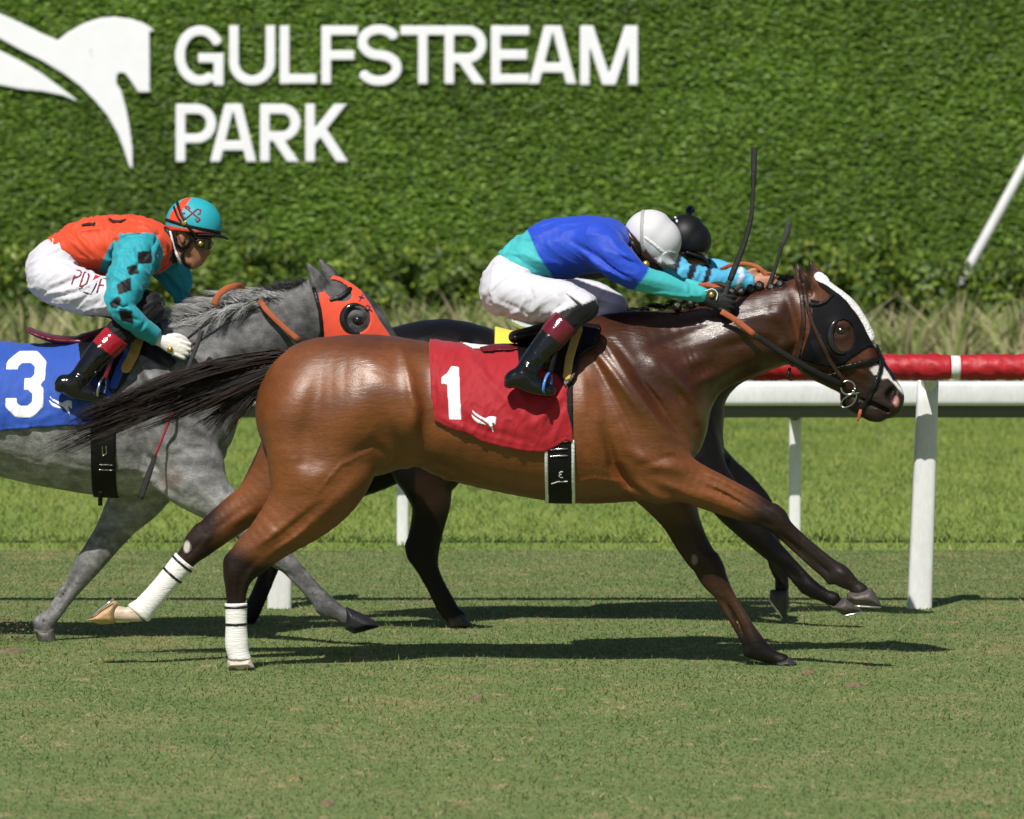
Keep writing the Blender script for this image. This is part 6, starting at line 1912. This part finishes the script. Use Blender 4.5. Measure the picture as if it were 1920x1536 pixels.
FT2 = [(1022, 720, 12, -.365, .032), (1042, 726, 15, -.365, .035), (1064, 736, 13, -.36, .039), (1084, 743, 8, -.355, .038)]
TH2 = [(1005, 556, 40, -.09, .115), (1060, 560, 39, -.19, .09), (1112, 561, 33, -.265, .072), (1150, 577, 23, -.29, .055)]
S2 = dict(base=(1060, 600), tone=1.12, weave=.0085,
    torso=[(1012, 512, 36, 0, .14), (1060, 486, 44, 0, .15), (1118, 472, 48, 0, .165), (1178, 470, 46, 0, .185), (1218, 474, 38, 0, .175)],
    neck=[(1225, 468, 26, 0, .06), (1258, 466, 24, 0, .055)], skull=[(1284, 450, 36, 0, .072), (1292, 460, 34, 0, .072)], face=[(1296, 474, 26, 0, .058), (1302, 492, 15, 0, .04)],
    arm_n=[(1226, 480, 32, -.16, .07), (1275, 512, 23, -.22, .054), (1330, 523, 18, -.2, .045), (1408, 528, 11, -.13, .027)],
    arm_f=[(1232, 478, 30, .16, .07), (1290, 500, 20, .2, .05), (1345, 503, 15, .17, .04), (1392, 516, 10.5, .08, .027)],
    hand_n=(1410, 529, .05), hand_f=(1394, 518, .2),
    pelvis=[(1002, 540, 38, 0, .16), (1020, 520, 34, 0, .145)], thigh_n=TH2, thigh_f=mir(TH2), shin_n=SH2, shin_f=mir(SH2), foot_n=FT2, foot_f=mir(FT2),
    heel_n=[(1014, 725, 9, -.365, .028), (1011, 730, 6, -.365, .026)], heel_f=mir([(1014, 725, 9, -.365, .028), (1011, 730, 6, -.365, .026)]),
    jersey_col=j2_jersey, jersey_cut=[half((986, 474), (1046, 540)), half((1410, 560), (1411, 500))],
    jersey_fold=[(50, .006, (.6, 0, .7), 23)], breech_col=j2_breech, breech_cut=[outside([(1084, 612), (1128, 642), (1100, 760), (990, 760), (1010, 660)])], breech_fold=[(24, .0022, (.9, 0, -.3), 26)],
    boot_col=solid(KBLK), boot_cut=half((1140, 626), (1098, 590)), glove=None,
    helmet=[[(1286, 446, 44, 0, .105), (1294, 452, 40, 0, .102)]], helmet_col=solid((0.006, 0.006, 0.008)), helmet_cut=[half((1240, 468), (1340, 474))],
    peak=[(1288, 474, 10, 0, .095), (1310, 482, 9, 0, .085), (1322, 490, 5, 0, .06), (1327, 495, 2, 0, .035)],
    body_patches=[("collar", [(1236, 440), (1262, 446), (1270, 490), (1300, 505), (1296, 520), (1250, 515), (1236, 490)], M_strapb, .012)],
    body_straps=[("goggles", [(1280, 478), (1300, 482), (1312, 486)], 6, M_lensd, .014)])
J2 = make_jockey(D2, "jockey in black helmet with pompom and light blue banded sleeves behind the blue one", S2)
PB = []
rr = np.random.default_rng(3)
px0, py0 = 1294, 394
cen = np.array(pw(px0, py0, D2))
cs = []
for i in range(260):
    d = rr.normal(size=3); d /= np.linalg.norm(d)
    cs.append([cen + d * .024 * t for t in np.linspace(.1, 1, 4)])
strands("pompom", cs, .0022, M_hair_dark, J2[5], np.tile(np.array((0.012, 0.014, 0.05)), (260, 1)) * (0.6 + .8 * rr.random((260, 1))))
LT = [[(1266, 404), (1267, 410)], [(1268, 412), (1270, 417)]]
shell(J2[4], lambda PX, PY: strokes(PX, PY, LT, 2.0), (1258, 398, 1278, 424), .003, "helmet_mark", M_print, J2[5], off=.003, w=(-.2, 0), dref=-.06)

# ---------------------------------------------------------------- whips
M_whip = material("whip_black", (0.014, 0.014, 0.015), rough=0.45, bump=0.6, bscale=220, stretch=(.5, .5, 3))
M_whipr = material("whip_red", (0.32, 0.015, 0.03), rough=0.4, bump=0.3, bscale=200)
M_grip = material("whip_grip", (0.05, 0.05, 0.052), rough=0.7, bump=0.8, bscale=240)
wp = empty("riding_whip", pw(1366, 560, D1 - .15), "long black whip held upright in the blue jockey's gloved hand", "whip", "riding whips")
dw = D1 - .16
tube_obj("handle", [pw(1352, 585, dw + .03), pw(1360, 552, dw + .02), pw(1369, 524, dw)], [.012, .011, .010], M_grip, wp)
tube_obj("shaft", [pw(1369, 525, dw), pw(1381, 494, dw), pw(1397, 452, dw), pw(1408, 410, dw), pw(1412, 360, dw), pw(1413, 325, dw)], [.013, .0125, .011, .0095, .008, .008], M_whip, wp, n=10)
tube_obj("flap", [pw(1412.5, 352, dw), pw(1413.5, 318, dw), pw(1414, 277, dw)], [.0095, .0115, .012], M_whip, wp, flat=.4)
wp = empty("riding_whip", pw(1450, 515, D2 - .14), "short dark whip in the hand of the light blue sleeved jockey", "whip", "riding whips")
dw = D2 - .145
tube_obj("shaft", [pw(1440, 540, dw), pw(1451, 510, dw), pw(1459, 484, dw), pw(1468, 456, dw)], [.011, .0095, .008, .0075], M_whip, wp)
tube_obj("flap", [pw(1467, 460, dw), pw(1474, 440, dw), pw(1480, 416, dw)], [.008, .014, .013], M_grip, wp, flat=.4)
wp = empty("riding_whip", pw(360, 660, D3 - .22), "red shafted whip pointing down from the white gloved hand by the grey horse", "whip", "riding whips")
dw = D3 - .30
tube_obj("handle", [pw(379, 619, D3 - .26), pw(372, 640, D3 - .262), pw(362, 666, D3 - .265), pw(349, 700, D3 - .27)], [.0115, .010, .0095, .009], M_grip, wp, n=10)
tube_obj("shaft", [pw(350, 698, D3 - .27), pw(333, 746, D3 - .28), pw(318, 787, dw), pw(290, 858, dw)], [.008, .0065, .0055, .005], M_whipr, wp)
tube_obj("flap", [pw(291, 855, dw), pw(278, 892, dw), pw(263, 935, dw)], [.009, .0135, .013], M_whip, wp, flat=.4)
